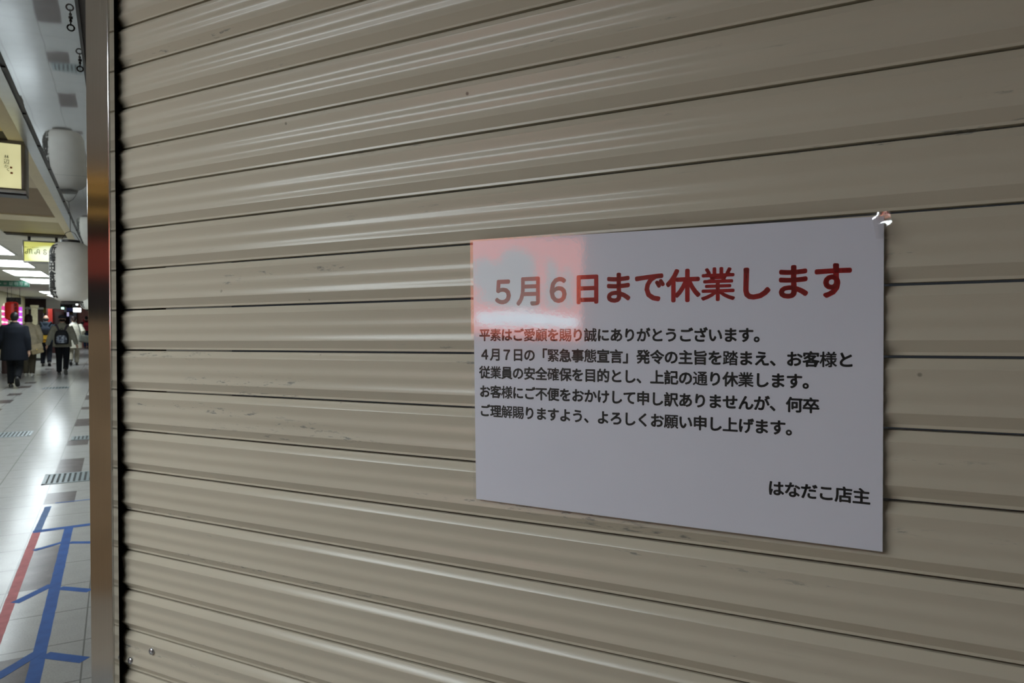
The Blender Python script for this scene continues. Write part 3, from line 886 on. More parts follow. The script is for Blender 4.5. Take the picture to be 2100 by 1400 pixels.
# green direction sign
M_GRN = simple('green_sign', (0.012, 0.085, 0.05), 0.5, var=0.05)
M_GRNT = simple('green_sign_text', (0.30, 0.36, 0.33), 0.6)
g_ = empty('direction_sign', (-1.99, 18.2, 2.243))
tag(g_, 'green hanging direction sign with an arrow and white characters under the ceiling lights', 'sign')
bm = bmesh.new(); rings_loft(bm, [[(-0.6, yy, 0), (0.357, yy, 0), (0.357, yy, 0.062), (0.285, yy, 0.125), (-0.6, yy, 0.125)] for yy in (0, 0.05)]); obj('board', bm, M_GRN, g_)
bracket(g_, (-0.45, 0.2), 0.12, 2.42 - 2.243, 0.025, 0.008)
letters('lettering', [(c, 0.040 + i * 0.087, 0.062, 0.075) for i, c in enumerate('証明写真')], M_GRNT, g_, flat(-0.002), 0.0, 0.01)
bm = bmesh.new(); rings_loft(bm, [[(-0.20, yy, 0.062), (-0.165, yy, 0.085), (-0.165, yy, 0.068), (-0.135, yy, 0.068), (-0.135, yy, 0.056), (-0.165, yy, 0.056), (-0.165, yy, 0.039)] for yy in (-0.003, 0.001)])
obj('arrow', bm, M_GRNT, g_)
bm = bmesh.new(); box(bm, -0.095, -0.035, -0.003, 0.001, 0.064, 0.080); bm2 = bm; box(bm, -0.090, -0.040, -0.003, 0.001, 0.040, 0.060)
obj('pictogram', bm, simple('pictogram_grey', (0.16, 0.15, 0.14), 0.6), g_)

# dark sign board far left
d_ = empty('hanging_sign', (-2.52, 24.0, 1.962))
tag(d_, 'dark slate hanging sign with faint white characters above the red lantern', 'sign')
bm = bmesh.new(); bbox(bm, -0.170, 0.170, 0, 0.06, 0, 0.195, 0.004); obj('board', bm, simple('slate_board', (0.05, 0.055, 0.058), 0.5), d_)
bracket(d_, (-0.14, 0.14), 0.19, 2.42 - 1.962, 0.03, 0.006)
letters('lettering', [(c, -0.075 + i * 0.075, 0.135, 0.07) for i, c in enumerate('ホテル')], simple('pale_text', (0.25, 0.26, 0.27), 0.6), d_, flat(-0.002), 0.0, 0.01)

# ================================================================== CEILING HOOKS
M_IRON = simple('black_iron', (0.02, 0.018, 0.016), 0.45, 0.5)
def hook(x, y, label):
    r = empty('ceiling_hook', (x, y, 2.4125 - 0.036))
    bm = bmesh.new(); lathe(bm, [(0.0055, 0.034), (0.0055, 0.037), (0.0018, 0.033), (0.0018, 0.030)], 10)
    blob(bm, (0, 0, 0.028), (0.004, 0.004, 0.005), 10, 8)
    obj('stem', bm, M_IRON, r, smooth=50)
    bm = bmesh.new(); torus(bm, (0, 0, 0.0195), 0.0050, 0.0016, 'X', 16, 6); obj('upper_link', bm, M_IRON, r, smooth=60)
    bm = bmesh.new(); torus(bm, (0, 0, 0.0085), 0.0085, 0.0022, 'Y', 20, 8); obj('ring', bm, M_IRON, r, smooth=60)
    tag(r, label, 'hook', 'iron hooks under the glossy soffit')
hook(-0.108, 2.37, 'black iron hook with a ring under the glossy soffit, nearest the top of the picture')
hook(-0.100, 2.74, 'black iron hook with a ring under the soffit, touching the edge of the guide rail')

# ================================================================== FAR SHOPS ON THE LEFT
def thing_box(name, label, cat, parts, loc, group=None):
    r = empty(name, loc)
    for pn, mat, dims in parts:
        bm = bmesh.new()
        for d in (dims if isinstance(dims[0], tuple) else [dims]): bbox(bm, *d, 0.004)
        obj(pn, bm, mat, r)
    tag(r, label, cat, group); return r
# lit barber-style columns, pink and violet with pale swooshes
def swoosh_column(x, y, z0, h, col, pale, label, cap):
    r = empty('lit_column', (x, y, 0))
    R_ = 0.072
    bm = bmesh.new(); lathe(bm, [(R_ + .02, 0.0), (R_ + .02, z0 - .03), (R_ + .005, z0 - 0.01)], 24); obj('base', bm, simple('column_base', (0.10, 0.06, 0.06), 0.5), r)
    bm = bmesh.new(); lathe(bm, [(R_, z0 - 0.01), (R_, z0 + h)], 28); obj('lit_tube', bm, col, r, smooth=50)
    for i in range(3):
        bm = bmesh.new()
        zc = z0 + 0.07 + i * 0.155
        n = 14; rows = []
        for k in range(n + 1):
            t = k / n; ang = math.radians(-175 + 170 * t)
            th = 0.030 * math.sin(PI * min(1, t * 1.2 + 0.25)) if t < 0.62 else 0.030 * (1 - (t - 0.62) / 0.38)
            zz = zc - 0.02 * t
            rows.append([bm.verts.new((q * math.cos(ang), q * math.sin(ang), zz + s * max(0.003, th))) for q, s in ((R_ + .004, 1), (R_ + .004, -1), (R_ - .002, -1), (R_ - .002, 1))])
        for r0, r1 in zip(rows, rows[1:]):
            for k in range(4): bm.faces.new((r0[k], r0[(k + 1) % 4], r1[(k + 1) % 4], r1[k]))
        bm.faces.new(rows[0]); bm.faces.new(rows[-1][::-1])
        obj('pale_swoosh', bm, pale, r)
    if cap:
        bm = bmesh.new(); blob(bm, (0, 0, z0 + h + 0.035), (0.04, 0.04, 0.045)); obj('lamp_globe', bm, emit('globe_glow', (1.0, 0.96, 0.75), 0.8), r, smooth=60)
    tag(r, label, 'lit column', 'lit columns with pale swooshes at a far shop front')
M_PINK = emit('pink_glow', (1.0, 0.085, 0.42), 0.85, (0.6, 0.1, 0.3))
M_VIOLET = emit('violet_glow', (0.78, 0.10, 1.0), 0.85, (0.5, 0.1, 0.6))
M_PALEGLOW = emit('pale_yellow_glow', (1.0, 1.0, 0.80), 1.3)
M_PALEGLOW2 = emit('pale_blue_glow', (0.88, 0.90, 1.0), 1.3)
swoosh_column(-2.782, 24.5, 1.40, 0.52, M_PINK, M_PALEGLOW, 'pink lit column with pale swooshes left of the man in the dark overcoat', True)
swoosh_column(-2.445, 24.5, 1.40, 0.50, M_VIOLET, M_PALEGLOW2, 'violet lit column with pale swooshes right of the man in the dark overcoat', False)

M_BEIGEP = simple('beige_paint', (0.40, 0.36, 0.23), 0.55)
M_PALEP = simple('pale_enamel', (0.42, 0.42, 0.36), 0.5)
M_KICK = simple('black_kickplate', (0.02, 0.02, 0.02), 0.5)
thing_box('column', 'beige round-edged column at the far shop front behind the woman in the tan coat', 'column', [('shaft', M_BEIGEP, (-0.10, 0.10, -0.10, 0.10, 0.0, 2.0)), ('capital', M_BEIGEP, (-0.13, 0.13, -0.13, 0.13, 2.0, 2.10))], (-2.80, 33.0, 0))
thing_box('shop_cabinet', 'pale enamel shop cabinet with black kickplate between the tan coat and the dark jacket', 'cabinet', [('body', M_PALEP, (-0.21, 0.21, 0, 0.5, 0.10, 0.95)), ('kickplate', M_KICK, (-0.20, 0.20, 0.01, 0.49, 0.0, 0.10))], (-2.70, 31.6, 0))
thing_box('shop_counter', 'low grey counter at the very left edge beside the dark overcoat', 'counter', [('body', simple('grey_counter', (0.28, 0.28, 0.28), 0.5), (-0.06, 0.06, -0.8, 0.8, 0.0, 0.42)), ('top', simple('counter_top', (0.40, 0.40, 0.39), 0.3), (-0.07, 0.07, -0.82, 0.82, 0.42, 0.45))], (-3.045, 25.6, 0))
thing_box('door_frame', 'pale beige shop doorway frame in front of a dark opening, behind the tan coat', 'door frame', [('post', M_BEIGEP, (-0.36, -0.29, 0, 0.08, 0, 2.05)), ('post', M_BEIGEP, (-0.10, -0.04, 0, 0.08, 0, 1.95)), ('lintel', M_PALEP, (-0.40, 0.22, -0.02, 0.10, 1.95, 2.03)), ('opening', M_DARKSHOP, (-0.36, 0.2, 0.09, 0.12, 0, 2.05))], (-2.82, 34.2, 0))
bm = bmesh.new(); box(bm, -4.9, -2.2, 37.0, 37.25, 2.02, 2.42); struct('trim_3', bm, M_CEIL)
thing_box('poster', 'blue poster with white streaks on the far shop wall left of the balding man', 'poster', [('sheet', simple('poster_blue', (0.06, 0.14, 0.42), 0.5, var=0.5, scale=9), (-0.10, 0.10, 0, 0.02, 0, 0.40)), ('border', simple('poster_white', (0.55, 0.6, 0.66), 0.5), (-0.13, 0.13, 0.02, 0.03, -0.02, 0.44))], (-2.86, 36.02, 1.36))
thing_box('shop_fascia', 'olive yellow shop fascia board above the balding man', 'fascia', [('board', simple('olive_board', (0.22, 0.19, 0.03), 0.6), (-0.16, 0.16, 0, 0.05, 0, 0.22))], (-2.80, 36.0, 1.81))
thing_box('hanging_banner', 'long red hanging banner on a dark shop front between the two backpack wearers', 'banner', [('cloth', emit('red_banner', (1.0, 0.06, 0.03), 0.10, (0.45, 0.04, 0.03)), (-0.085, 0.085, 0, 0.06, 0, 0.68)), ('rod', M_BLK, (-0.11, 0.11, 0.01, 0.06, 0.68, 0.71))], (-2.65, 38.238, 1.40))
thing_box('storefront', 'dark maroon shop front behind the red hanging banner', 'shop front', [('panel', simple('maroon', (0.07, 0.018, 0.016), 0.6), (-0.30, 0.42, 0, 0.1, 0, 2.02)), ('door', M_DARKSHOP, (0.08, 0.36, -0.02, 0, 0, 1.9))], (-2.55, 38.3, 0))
thing_box('exit_sign', 'small green and white lit exit sign under the far ceiling', 'sign', [('housing', M_BLK, (-0.075, 0.16, 0, 0.08, -0.02, 0.23)), ('upper_panel', emit('exit_green', (0.55, 1.0, 0.80), 1.6), (-0.066, 0.05, -0.01, 0, 0.085, 0.215)), ('lower_panel', emit('exit_white', (0.75, 1.0, 0.92), 1.3), (-0.06, 0.046, -0.01, 0, 0.0, 0.072)), ('hanger', M_BLK, (0.03, 0.05, 0.03, 0.05, 0.23, 0.50))], (-2.265, 40.0, 1.92))
thing_box('direction_sign', 'navy blue hanging sign between the exit sign and the white lit sign', 'sign', [('board', simple('navy_board', (0.012, 0.016, 0.12), 0.5), (-0.135, 0.135, 0, 0.05, 0, 0.155)), ('hanger', M_BLK, (-0.01, 0.01, 0.02, 0.04, 0.155, 0.47))], (-1.99, 40.2, 1.95))
thing_box('hanging_sign', 'white lit box sign at the far end under the lantern', 'sign', [('lit_panel', emit('white_box_glow', (0.95, 1.0, 1.0), 2.2), (-0.145, 0.145, 0, 0.10, 0, 0.185)), ('hanger', M_BLK, (-0.01, 0.01, 0.04, 0.06, 0.185, 0.55))], (-1.515, 36.0, 1.87))
lp = empty('wall_lamp', (-1.485, 35.2, 2.15))
bm = bmesh.new(); lathe(bm, [(0.02, 0.0), (0.045, 0.01), (0.045, 0.13), (0.02, 0.14)], 20); obj('globe', bm, emit('lamp_glow', (0.95, 1.0, 0.97), 2.0), lp, smooth=60)
bm = bmesh.new(); tube(bm, [(0, 0, 0.14), (0, 0, 0.27)], 0.008, 8); obj('stem', bm, M_BLK, lp)
tag(lp, 'small white glowing lamp just right of the lantern bottom ring', 'lamp')
thing_box('grey_pillar', 'slate grey pillar left of the red brick wall at the far end', 'pillar', [('shaft', simple('slate_grey', (0.16, 0.16, 0.20), 0.5), (-0.09, 0.09, -0.09, 0.09, 0, 2.1)), ('capital', simple('slate_cap', (0.2, 0.2, 0.22), 0.5), (-0.11, 0.11, -0.11, 0.11, 2.1, 2.42))], (-2.03, 45.6, 0))
thing_box('shop_door', 'amber wooden shop door at the far end behind the walkers', 'door', [('leaf', simple('amber_wood', (0.35, 0.20, 0.06), 0.5), (-0.13, 0.13, 0, 0.06, 0.0, 1.95)), ('pane', emit('door_pane', (0.9, 0.75, 0.5), 0.25), (-0.07, 0.08, -0.01, 0, 1.25, 1.75))], (-2.30, 48.6, 0))
thing_box('notice_board', 'small violet white lit notice between the exit sign and the amber door', 'sign', [('sheet', emit('violet_white', (0.70, 0.66, 1.0), 0.55), (-0.055, 0.055, 0, 0.02, 0, 0.24)), ('backing', M_BLK, (-0.07, 0.07, 0.02, 0.03, -0.02, 0.26))], (-2.575, 49.965, 1.735))
thing_box('poster', 'tall pale violet poster beside the slate grey pillar', 'poster', [('sheet', simple('violet_poster', (0.42, 0.38, 0.55), 0.5, var=0.2), (-0.10, 0.10, 0, 0.02, 0, 0.85)), ('backing', M_BLK, (-0.11, 0.11, 0.02, 0.04, -0.95, 0.87))], (-2.22, 46.6, 0.95))
# ================================================================== PEOPLE WALKING AWAY
M_SKIN = simple('skin', (0.50, 0.31, 0.22), 0.55, var=0.06)
def cloth(name, col, var=0.15, scale=10, rough=0.85): return simple(name, col, rough, var=var, scale=scale, spec=0.2, bump=0.15)
def limb(bm, pts, rad, n=12):
    """tapered limb through joints, rounded over with midpoints"""
    P = [Vector(p) for p in pts]; out, rr = [], []
    for i in range(len(P) - 1):
        for k in range(4):
            t = k / 4; out.append(P[i].lerp(P[i + 1], t)); rr.append(rad[i] * (1 - t) + rad[i + 1] * t)
    out.append(P[-1]); rr.append(rad[-1])
    tube(bm, out, rr, n)
def stack(bm, rows, n=22):
    """torso-like loft: rows of (x, y, z, half width, half depth)"""
    rings_loft(bm, [ell((x, y, z), a, b_, n) for x, y, z, a, b_ in rows])
def knee_of(hip, ank, a=0.435, b_=0.43, fwd=Vector((0, 1, 0))):
    d = ank - hip; L = min(d.length, a + b_ - 0.004)
    u = d.normalized(); x = (a * a - b_ * b_ + L * L) / (2 * L); h = math.sqrt(max(0, a * a - x * x))
    f = (fwd - fwd.dot(u) * u).normalized()
    return hip + u * x + f * h

def person(loc, yaw, H, label, lf, rf, lh, rh, top, legs, shoe, hair, hem=0.70, coat_w=1.0, hairstyle='short', lean=0.04, skirtlike=False, hood=False, sole=None, collar=None, trail=0.0):
    """feet lf / rf: ankle points; hands lh / rh: wrist points (local, facing +Y, 1.70 m body scaled to H)"""
    s = H / 1.70
    r = empty('person', loc); r.rotation_euler = (0, 0, yaw); r.scale = (s, s, s)
    V = Vector
    hips = {-1: V((-0.088, 0, 0.90)), 1: V((0.088, 0, 0.90))}
    ank = {-1: V(lf), 1: V(rf)}
    kn = {k: knee_of(hips[k], ank[k]) for k in (-1, 1)}
    shd = {-1: V((-0.185, lean, 1.385)), 1: V((0.185, lean, 1.385))}
    wr = {-1: V(lh), 1: V(rh)}
    el = {k: knee_of(shd[k], wr[k], 0.29, 0.255, V((0.35 * k, -1, 0))) for k in (-1, 1)}
    # --- body, one continuous skin
    bm = bmesh.new()
    stack(bm, [(0, 0, 0.84, 0.13, 0.10), (0, 0, 0.92, 0.165, 0.115), (0, 0.01, 1.05, 0.14, 0.10), (0, lean * 0.6, 1.20, 0.16, 0.11), (0, lean, 1.34, 0.17, 0.105), (0, lean, 1.42, 0.10, 0.075), (0, lean, 1.45, 0.06, 0.06)])
    limb(bm, [(0, lean, 1.40), (0, lean + 0.012, 1.48), (0, lean + 0.02, 1.54)], [0.062, 0.053, 0.055])
    hc = V((0, lean + 0.03, 1.595))
    blob(bm, hc + V((0, -0.004, 0.008)), (0.074, 0.092, 0.100), 20, 14)             # skull
    blob(bm, hc + V((0, 0.030, -0.055)), (0.052, 0.058, 0.062), 16, 10)             # jaw
    blob(bm, hc + V((0, 0.098, -0.018)), (0.012, 0.018, 0.022), 10, 8)              # nose
    blob(bm, hc + V((0, 0.078, -0.058)), (0.024, 0.012, 0.009), 10, 8)              # mouth
    for k in (-1, 1):
        blob(bm, hc + V((0.076 * k, -0.002, -0.012)), (0.011, 0.021, 0.032), 10, 8) # ears
        blob(bm, hc + V((0.031 * k, 0.084, 0.010)), (0.014, 0.009, 0.010), 10, 8)   # eyes
        limb(bm, [shd[k], el[k], wr[k]], [0.050, 0.040, 0.028])
        limb(bm, [hips[k], kn[k], ank[k]], [0.085, 0.056, 0.040])
        limb(bm, [ank[k], ank[k] + V((0, 0.08, -0.045))], [0.040, 0.030])
        # hand: palm, four unequal curled fingers, thumb off its side
        d = (wr[k] - el[k]).normalized(); side = V((0, 1, 0)) - d.y * d; side.normalize(); inw = d.cross(side) * -k
        pc = wr[k] + d * 0.045
        limb(bm, [wr[k], wr[k] + d * 0.03, wr[k] + d * 0.085], [0.026, 0.030, 0.028])
        for q, L in zip((0.024, 0.008, -0.008, -0.023), (0.068, 0.076, 0.070, 0.054)):
            b0 = wr[k] + d * 0.078 + side * q
            limb(bm, [b0, b0 + d * L * 0.5 + inw * 0.006, b0 + d * L * 0.85 + inw * 0.022], [0.0095, 0.0088, 0.0075], 8)
        t0 = wr[k] + d * 0.03 + side * 0.024
        limb(bm, [t0, t0 + side * 0.022 + d * 0.028, t0 + side * 0.024 + d * 0.058 + inw * 0.008], [0.012, 0.0105, 0.009], 8)
    remesh_obj('body', bm, M_SKIN, r, 0.0085, 4)
    # --- trousers
    bm = bmesh.new()
    stack(bm, [(0, 0, 0.82, 0.155, 0.12), (0, 0, 0.90, 0.185, 0.135), (0, 0.0, 1.00, 0.172, 0.125)])
    for k in (-1, 1): limb(bm, [hips[k], kn[k], ank[k] + V((0, 0, 0.0))], [0.108, 0.082, 0.066])
    remesh_obj('trousers', bm, legs, r, 0.014, 5)
    # --- shoes
    for k in (-1, 1):
        a = ank[k]; pitch = max(0.0, min(1.15, (a.z - 0.085) * 5.5))
        bm = bmesh.new(); rows = []
        for t, w, h in ((-0.075, 0.022, 0.045), (-0.055, 0.036, 0.085), (-0.01, 0.040, 0.10), (0.06, 0.043, 0.075), (0.13, 0.046, 0.055), (0.175, 0.036, 0.042), (0.195, 0.016, 0.028)):
            ring = []
            for i in range(14):
                g_ = 2 * PI * i / 14
                zz = -0.085 + (h * 0.5 + h * 0.5 * math.sin(g_)) 
                ring.append(V((w * math.cos(g_), t, max(-0.085, zz))))
            rows.append(ring)
        rings_loft(bm, rows)
        rot = Matrix.Rotation(-pitch, 4, 'X')
        bmesh.ops.transform(bm, matrix=Matrix.Translation(a) @ rot, verts=bm.verts)
        sh = obj('shoe', bm, shoe, r, smooth=50)
        bm = bmesh.new()
        pts = [(-0.036, -0.07), (0.036, -0.07), (0.042, 0.0), (0.048, 0.10), (0.040, 0.165), (0.018, 0.195), (-0.018, 0.195), (-0.040, 0.165), (-0.048, 0.10), (-0.042, 0.0)]
        rings_loft(bm, [[V((x, y, z)) for x, y in pts] for z in (-0.090, -0.080)])
        bmesh.ops.transform(bm, matrix=Matrix.Translation(a) @ rot, verts=bm.verts)
        obj('sole', bm, sole or shoe, sh)
    # --- jacket or coat with sleeves
    bm = bmesh.new(); w = coat_w
    rows = []
    zt = [1.455, 1.43, 1.37, 1.25, 1.10, 0.97, 0.86, 0.75, 0.62, 0.48]
    aw = [0.075, 0.125, 0.205, 0.222, 0.212, 0.215, 0.225, 0.232, 0.24, 0.245]
    ad = [0.075, 0.095, 0.130, 0.150, 0.142, 0.145, 0.150, 0.155, 0.165, 0.17]
    for z, a, b_ in zip(zt, aw, ad):
        if z < hem: break
        rows.append((0, lean * max(0, (z - 0.9) / 0.5) - trail * max(0, 1.0 - z), z, a * w, b_ * w))
    z, a, b_ = hem, aw[min(9, len(rows))], ad[min(9, len(rows))]
    rows.append((0, -trail * max(0, 1.0 - z), hem, a * w, b_ * w))
    stack(bm, rows[::-1])
    for k in (-1, 1): limb(bm, [shd[k] + V((-0.02 * k, 0, -0.005)), el[k], wr[k] + (el[k] - wr[k]).normalized() * 0.01], [0.088 * w, 0.070 * w, 0.055 * w])
    remesh_obj('coat', bm, top, r, 0.015, 5)
    bm = bmesh.new()
    rings_loft(bm, [ell((0, lean + 0.008, 1.43), 0.094, 0.094), ell((0, lean + 0.014, 1.49), 0.078, 0.080), ell((0, lean + 0.014, 1.49), 0.066, 0.068), ell((0, lean + 0.008, 1.43), 0.074, 0.074)], cap=False)
    obj('collar', bm, collar or top, r, smooth=60)
    if hood:
        bm = bmesh.new(); blob(bm, (0, lean - 0.085, 1.42), (0.125, 0.055, 0.075), 18, 10); obj('hood', bm, top, r, smooth=60)
    # --- hair
    bm = bmesh.new()
    if hairstyle == 'short':
        blob(bm, hc + V((0, -0.014, 0.022)), (0.083, 0.097, 0.098), 20, 12); blob(bm, hc + V((0, -0.045, -0.030)), (0.068, 0.058, 0.055), 16, 10)
    elif hairstyle == 'bob':
        blob(bm, hc + V((0, -0.012, 0.018)), (0.092, 0.104, 0.104), 20, 12); blob(bm, hc + V((0, -0.035, -0.055)), (0.098, 0.080, 0.085), 20, 10)
    elif hairstyle == 'balding':
        blob(bm, hc + V((0, -0.026, -0.020)), (0.083, 0.082, 0.058), 20, 12); blob(bm, hc + V((0, -0.045, -0.04)), (0.066, 0.055, 0.055), 16, 10)
    elif hairstyle == 'tied':
        blob(bm, hc + V((0, -0.012, 0.020)), (0.084, 0.098, 0.098), 20, 12); blob(bm, hc + V((0, -0.095, -0.035)), (0.045, 0.045, 0.055), 14, 10)
    elif hairstyle == 'cap':
        blob(bm, hc + V((0, -0.030, -0.030)), (0.078, 0.072, 0.055), 20, 12)
    remesh_obj('hair', bm, hair, r, 0.009, 3)
    if hairstyle == 'cap':
        bm = bmesh.new(); blob(bm, hc + V((0, 0.000, 0.050)), (0.098, 0.115, 0.066), 22, 12); blob(bm, hc + V((0, 0.115, 0.035)), (0.06, 0.05, 0.010), 14, 8)
        obj('cap', bm, cloth('flat_cap_cloth', (0.030, 0.036, 0.048)), r, smooth=60)
    tag(r, label, 'person', 'people walking away down the arcade')
    return r

def at(p, yaw, s, local):
    """world point of a point in a person's own frame"""
    x, y, z = local; c, q = math.cos(yaw), math.sin(yaw)
    return Vector((p[0] + s * (x * c - y * q), p[1] + s * (x * q + y * c), p[2] + s * z))

NAVY = cloth('navy_overcoat', (0.005, 0.007, 0.012)); BLKTR = cloth('black_trousers', (0.008, 0.009, 0.012))
TAN = cloth('tan_coat', (0.52, 0.46, 0.335)); BRNTR = cloth('brown_trousers', (0.075, 0.065, 0.045))
DKJ = cloth('dark_teal_jacket', (0.018, 0.028, 0.038)); OLV = cloth('olive_grey_jacket', (0.30, 0.295, 0.24))
CRM = cloth('cream_coat', (0.62, 0.60, 0.50)); BGTR = cloth('pale_trousers', (0.33, 0.31, 0.25)); DENIM = cloth('dark_denim', (0.014, 0.022, 0.05))
SHB = simple('black_leather', (0.012, 0.012, 0.013), 0.35); SHW = simple('white_shoe', (0.55, 0.55, 0.52), 0.5); SOLEG = simple('grey_sole', (0.17, 0.17, 0.16), 0.7)
HB = cloth('black_hair', (0.010, 0.009, 0.010), rough=0.5); HBR = cloth('brown_black_hair', (0.020, 0.011, 0.011), rough=0.5)

# 1 man in the dark overcoat, right foot kicked up behind
P1 = (-2.030, 19.40, 0)
person(P1, 0.0, 1.70, 'man in a long dark navy overcoat, nearest of the walking people, at the left',
       (-0.085, 0.06, 0.09), (0.075, -0.30, 0.24), (-0.30, 0.10, 0.88), (0.27, -0.05, 0.83), NAVY, BLKTR, SHB, HB, hem=0.62, coat_w=1.14, trail=0.10)
# 2 woman in tan coat
P2 = (-2.085, 22.90, 0)
person(P2, 0.0, 1.68, 'woman with a dark bob in a tan coat, beside the man in the dark overcoat',
       (-0.07, 0.10, 0.09), (0.075, -0.06, 0.095), (-0.26, 0.08, 0.86), (0.27, 0.04, 0.92), TAN, BRNTR, SHW, HBR, hem=0.70, coat_w=1.06, hairstyle='bob', collar=TAN)
# 3 balding man in dark jacket
P3 = (-2.055, 27.80, 0)
person(P3, 0.0, 1.68, 'balding man in a dark jacket carrying a black pack and a yellow bag',
       (-0.10, 0.06, 0.09), (0.10, -0.20, 0.15), (-0.29, 0.02, 0.85), (0.28, 0.05, 0.85), DKJ, cloth('navy_trousers', (0.012, 0.014, 0.022)), SHB, cloth('thin_dark_hair', (0.025, 0.024, 0.025)), hem=0.80, coat_w=1.12, hairstyle='balding', hood=True)
# 4 man in olive jacket
P4 = (-1.335, 23.20, 0)
person(P4, 0.0, 1.67, 'man in a dark cap and olive grey jacket wearing a patterned backpack',
       (-0.09, 0.12, 0.09), (0.09, -0.28, 0.20), (-0.36, 0.02, 0.85), (0.34, 0.10, 0.86), OLV, BLKTR, SHB, HB, hem=0.80, coat_w=1.03, hairstyle='cap', sole=SOLEG)
# 5 woman in cream
P5 = (-1.275, 27.95, 0)
person(P5, 0.0, 1.66, 'woman in a cream coat and pale trousers, right of the man with the patterned backpack',
       (-0.09, -0.24, 0.18), (0.07, 0.10, 0.09), (-0.25, 0.12, 0.88), (0.25, 0.02, 1.00), CRM, BGTR, SHB, HBR, hem=0.60, coat_w=1.02, hairstyle='tied', collar=simple('white_scarf', (0.6, 0.62, 0.58), 0.8))
# 6 far person by the brick wall
P6 = (-1.430, 44.0, 0)
person(P6, 0.0, 1.72, 'small far person in dark clothes with a red backpack, by the guide rail edge',
       (-0.08, 0.12, 0.09), (0.08, -0.20, 0.15), (-0.27, 0.04, 0.86), (0.27, 0.06, 0.86), cloth('black_jacket', (0.014, 0.012, 0.014)), DENIM, SHB, HB, hem=0.84, coat_w=1.05)

# ---- bags carried by the walkers
def backpack(name, p, s, z, w, h, d, mats, label, ybk=-0.145, panel=True, front=None):
    r = empty(name, at(p, 0, s, (0, ybk, z))); r.scale = (s, s, s)
    bm = bmesh.new()
    rings_loft(bm, [[(a * w * math.copysign(abs(math.cos(t)) ** 0.55, math.cos(t)), -d * 0.5 + a2 * d * 0.5 * math.copysign(abs(math.sin(t)) ** 0.55, math.sin(t)), zz)
                     for t in [2 * PI * i / 24 for i in range(24)]] for zz, a, a2 in ((0, 0.80, 0.7), (0.02, 0.95, 0.95), (h * 0.35, 1.0, 1.0), (h * 0.7, 0.93, 0.9), (h * 0.92, 0.72, 0.7), (h, 0.45, 0.45))])
    obj('pack_body', bm, mats[0], r, smooth=50)
    if panel:
        bm = bmesh.new()
        rings_loft(bm, [[(a * w * 0.72 * math.cos(t), -d - 0.012 + 0.03 * abs(math.sin(t)) * 0 + 0.018 * (1 if math.sin(t) > 0 else -0.3), zz) for t in [2 * PI * i / 16 for i in range(16)]] for zz, a in ((h * 0.10, 0.9), (h * 0.3, 1.0), (h * 0.5, 0.95), (h * 0.62, 0.7))])
        obj('front_pocket', bm, mats[1], r, smooth=50)
    for k in (-1, 1):
        bm = bmesh.new()
        tube(bm, [(k * w * 0.35, -0.01, h * 0.93), (k * w * 0.65, 0.04, h + 0.10), (k * 0.145, 0.14, h + 0.15), (k * 0.165, 0.29, h + 0.05)], [0.024, 0.026, 0.024, 0.018], 8)
        obj('shoulder_strap', bm, mats[2] if len(mats) > 2 else mats[0], r, smooth=60)
    bm = bmesh.new(); torus(bm, (0, -d * 0.4, h + 0.015), 0.028, 0.007, 'Y', 16, 6); obj('grab_loop', bm, mats[0], r, smooth=60)
    tag(r, label, 'bag')
    return r
BK = cloth('black_nylon', (0.012, 0.013, 0.017), rough=0.6)
def pattern_mat():
    mt, nt, b = new_mat('grey_blue_pattern')
    f = noise(nt, objvec(nt), 16, 3, 0.6)
    nt.links.new(ramp(nt, f, [(0.40, (0.02, 0.025, 0.04)), (0.50, (0.16, 0.19, 0.26)), (0.62, (0.42, 0.47, 0.55))]), b.inputs['Base Color'])
    b.inputs['Roughness'].default_value = 0.6
    return mt
backpack('backpack', P4, 1.67 / 1.70, 0.885, 0.175, 0.40, 0.17, [BK, pattern_mat(), cloth('purple_grey_strap', (0.075, 0.065, 0.085))], 'black backpack with a pale grey blue pattern, on the olive grey jacket', ybk=-0.178)
backpack('backpack', P3, 1.68 / 1.70, 1.06, 0.165, 0.27, 0.16, [cloth('dark_blue_nylon', (0.018, 0.024, 0.035)), BK], 'rounded black backpack high on the balding man', ybk=-0.182)
backpack('backpack', P6, 1.72 / 1.70, 0.95, 0.15, 0.42, 0.14, [cloth('red_nylon', (0.34, 0.03, 0.04)), cloth('dark_red_nylon', (0.17, 0.02, 0.03))], 'red backpack on the small far person by the brick wall', ybk=-0.165)
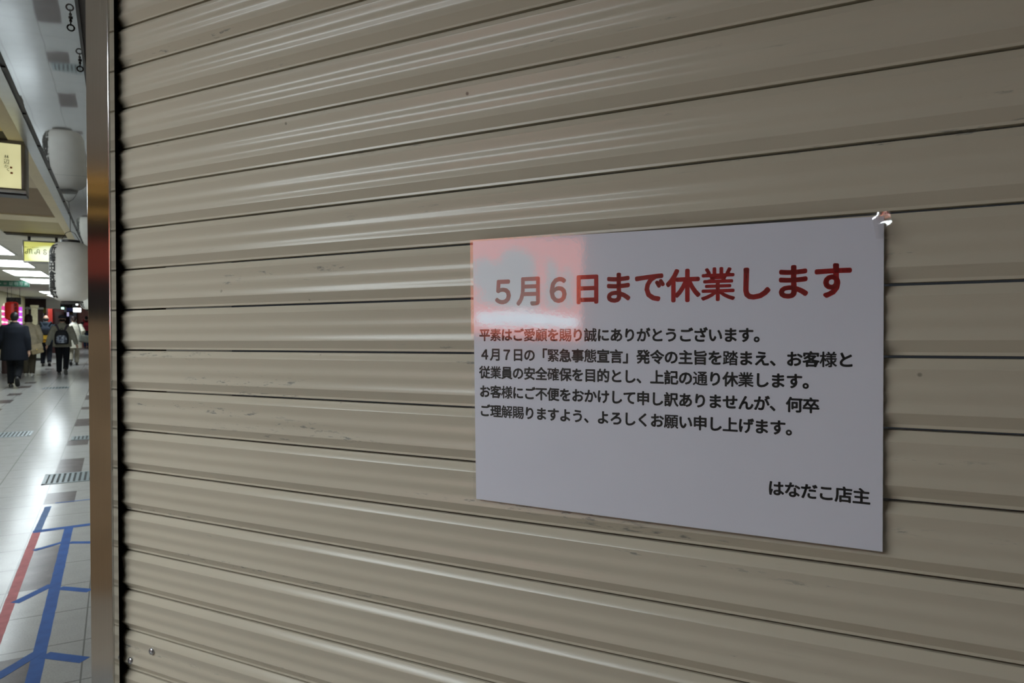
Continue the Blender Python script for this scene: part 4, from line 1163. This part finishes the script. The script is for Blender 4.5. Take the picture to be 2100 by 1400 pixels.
# yellow bag under the black pack
yb = empty('yellow_bag', at(P3, 0, 0.988, (-0.01, -0.185, 0.80)))
bm = bmesh.new(); bbox(bm, -0.125, 0.125, -0.11, 0.0, 0.0, 0.24, 0.02, 3); obj('bag_body', bm, cloth('yellow_canvas', (0.52, 0.27, 0.022)), yb, smooth=50)
bm = bmesh.new(); bbox(bm, -0.13, 0.13, -0.122, -0.105, 0.10, 0.245, 0.008, 2); obj('flap', bm, cloth('bright_yellow_canvas', (0.66, 0.40, 0.05)), yb, smooth=50)
bm = bmesh.new(); box(bm, -0.12, 0.12, -0.126, -0.104, 0.085, 0.10); obj('dark_band', bm, BK, yb)
bm = bmesh.new(); tube(bm, [(-0.10, -0.02, 0.23), (-0.13, 0.0, 0.36), (-0.16, 0.03, 0.47)], 0.012, 6); obj('strap', bm, BK, yb)
tag(yb, 'yellow bag with a flap hanging below the black backpack of the balding man', 'bag')
# tan shoulder bag
tb = empty('shoulder_bag', at(P2, 0, 0.988, (0.235, -0.155, 0.62))); tb.rotation_euler = (0, math.radians(-14), math.radians(12))
bm = bmesh.new(); bbox(bm, -0.15, 0.13, -0.11, 0.0, 0.02, 0.27, 0.03, 3); obj('bag_body', bm, cloth('tan_canvas', (0.46, 0.37, 0.22)), tb, smooth=50)
bm = bmesh.new(); bbox(bm, -0.155, 0.135, -0.122, -0.08, 0.13, 0.285, 0.012, 2); obj('flap', bm, cloth('beige_canvas', (0.56, 0.47, 0.31)), tb, smooth=50)
bm = bmesh.new(); bbox(bm, -0.035, 0.0, -0.130, -0.118, 0.12, 0.16, 0.004); obj('clasp', bm, simple('brass', (0.75, 0.6, 0.25), 0.25, 0.9), tb)
bm = bmesh.new(); tube(bm, [(-0.13, -0.05, 0.26), (-0.18, -0.03, 0.50), (-0.22, 0.02, 0.72), (-0.26, 0.11, 0.845)], 0.013, 8); obj('strap', bm, cloth('brown_strap', (0.10, 0.07, 0.04)), tb, smooth=60)
tag(tb, 'tan flap shoulder bag with a brass clasp, carried by the woman in the tan coat', 'bag')
# grey green shoulder bag
gb = empty('shoulder_bag', at(P5, 0, 0.976, (0.275, -0.14, 0.80))); gb.rotation_euler = (0, math.radians(8), math.radians(16))
bm = bmesh.new(); bbox(bm, -0.16, 0.15, -0.12, 0.0, 0.0, 0.25, 0.035, 3); obj('bag_body', bm, cloth('grey_green_canvas', (0.15, 0.16, 0.14)), gb, smooth=50)
for q in (-0.115, 0.02):
    bm = bmesh.new(); tube(bm, [(q, -0.03, 0.24), (q - 0.055, 0.02, 0.45), (q - 0.10, 0.10, 0.60)], 0.013, 8); obj('strap', bm, cloth('dark_grey_strap', (0.09, 0.10, 0.09)), gb, smooth=60)
tag(gb, 'grey green shoulder bag under the arm of the woman in the cream coat', 'bag')
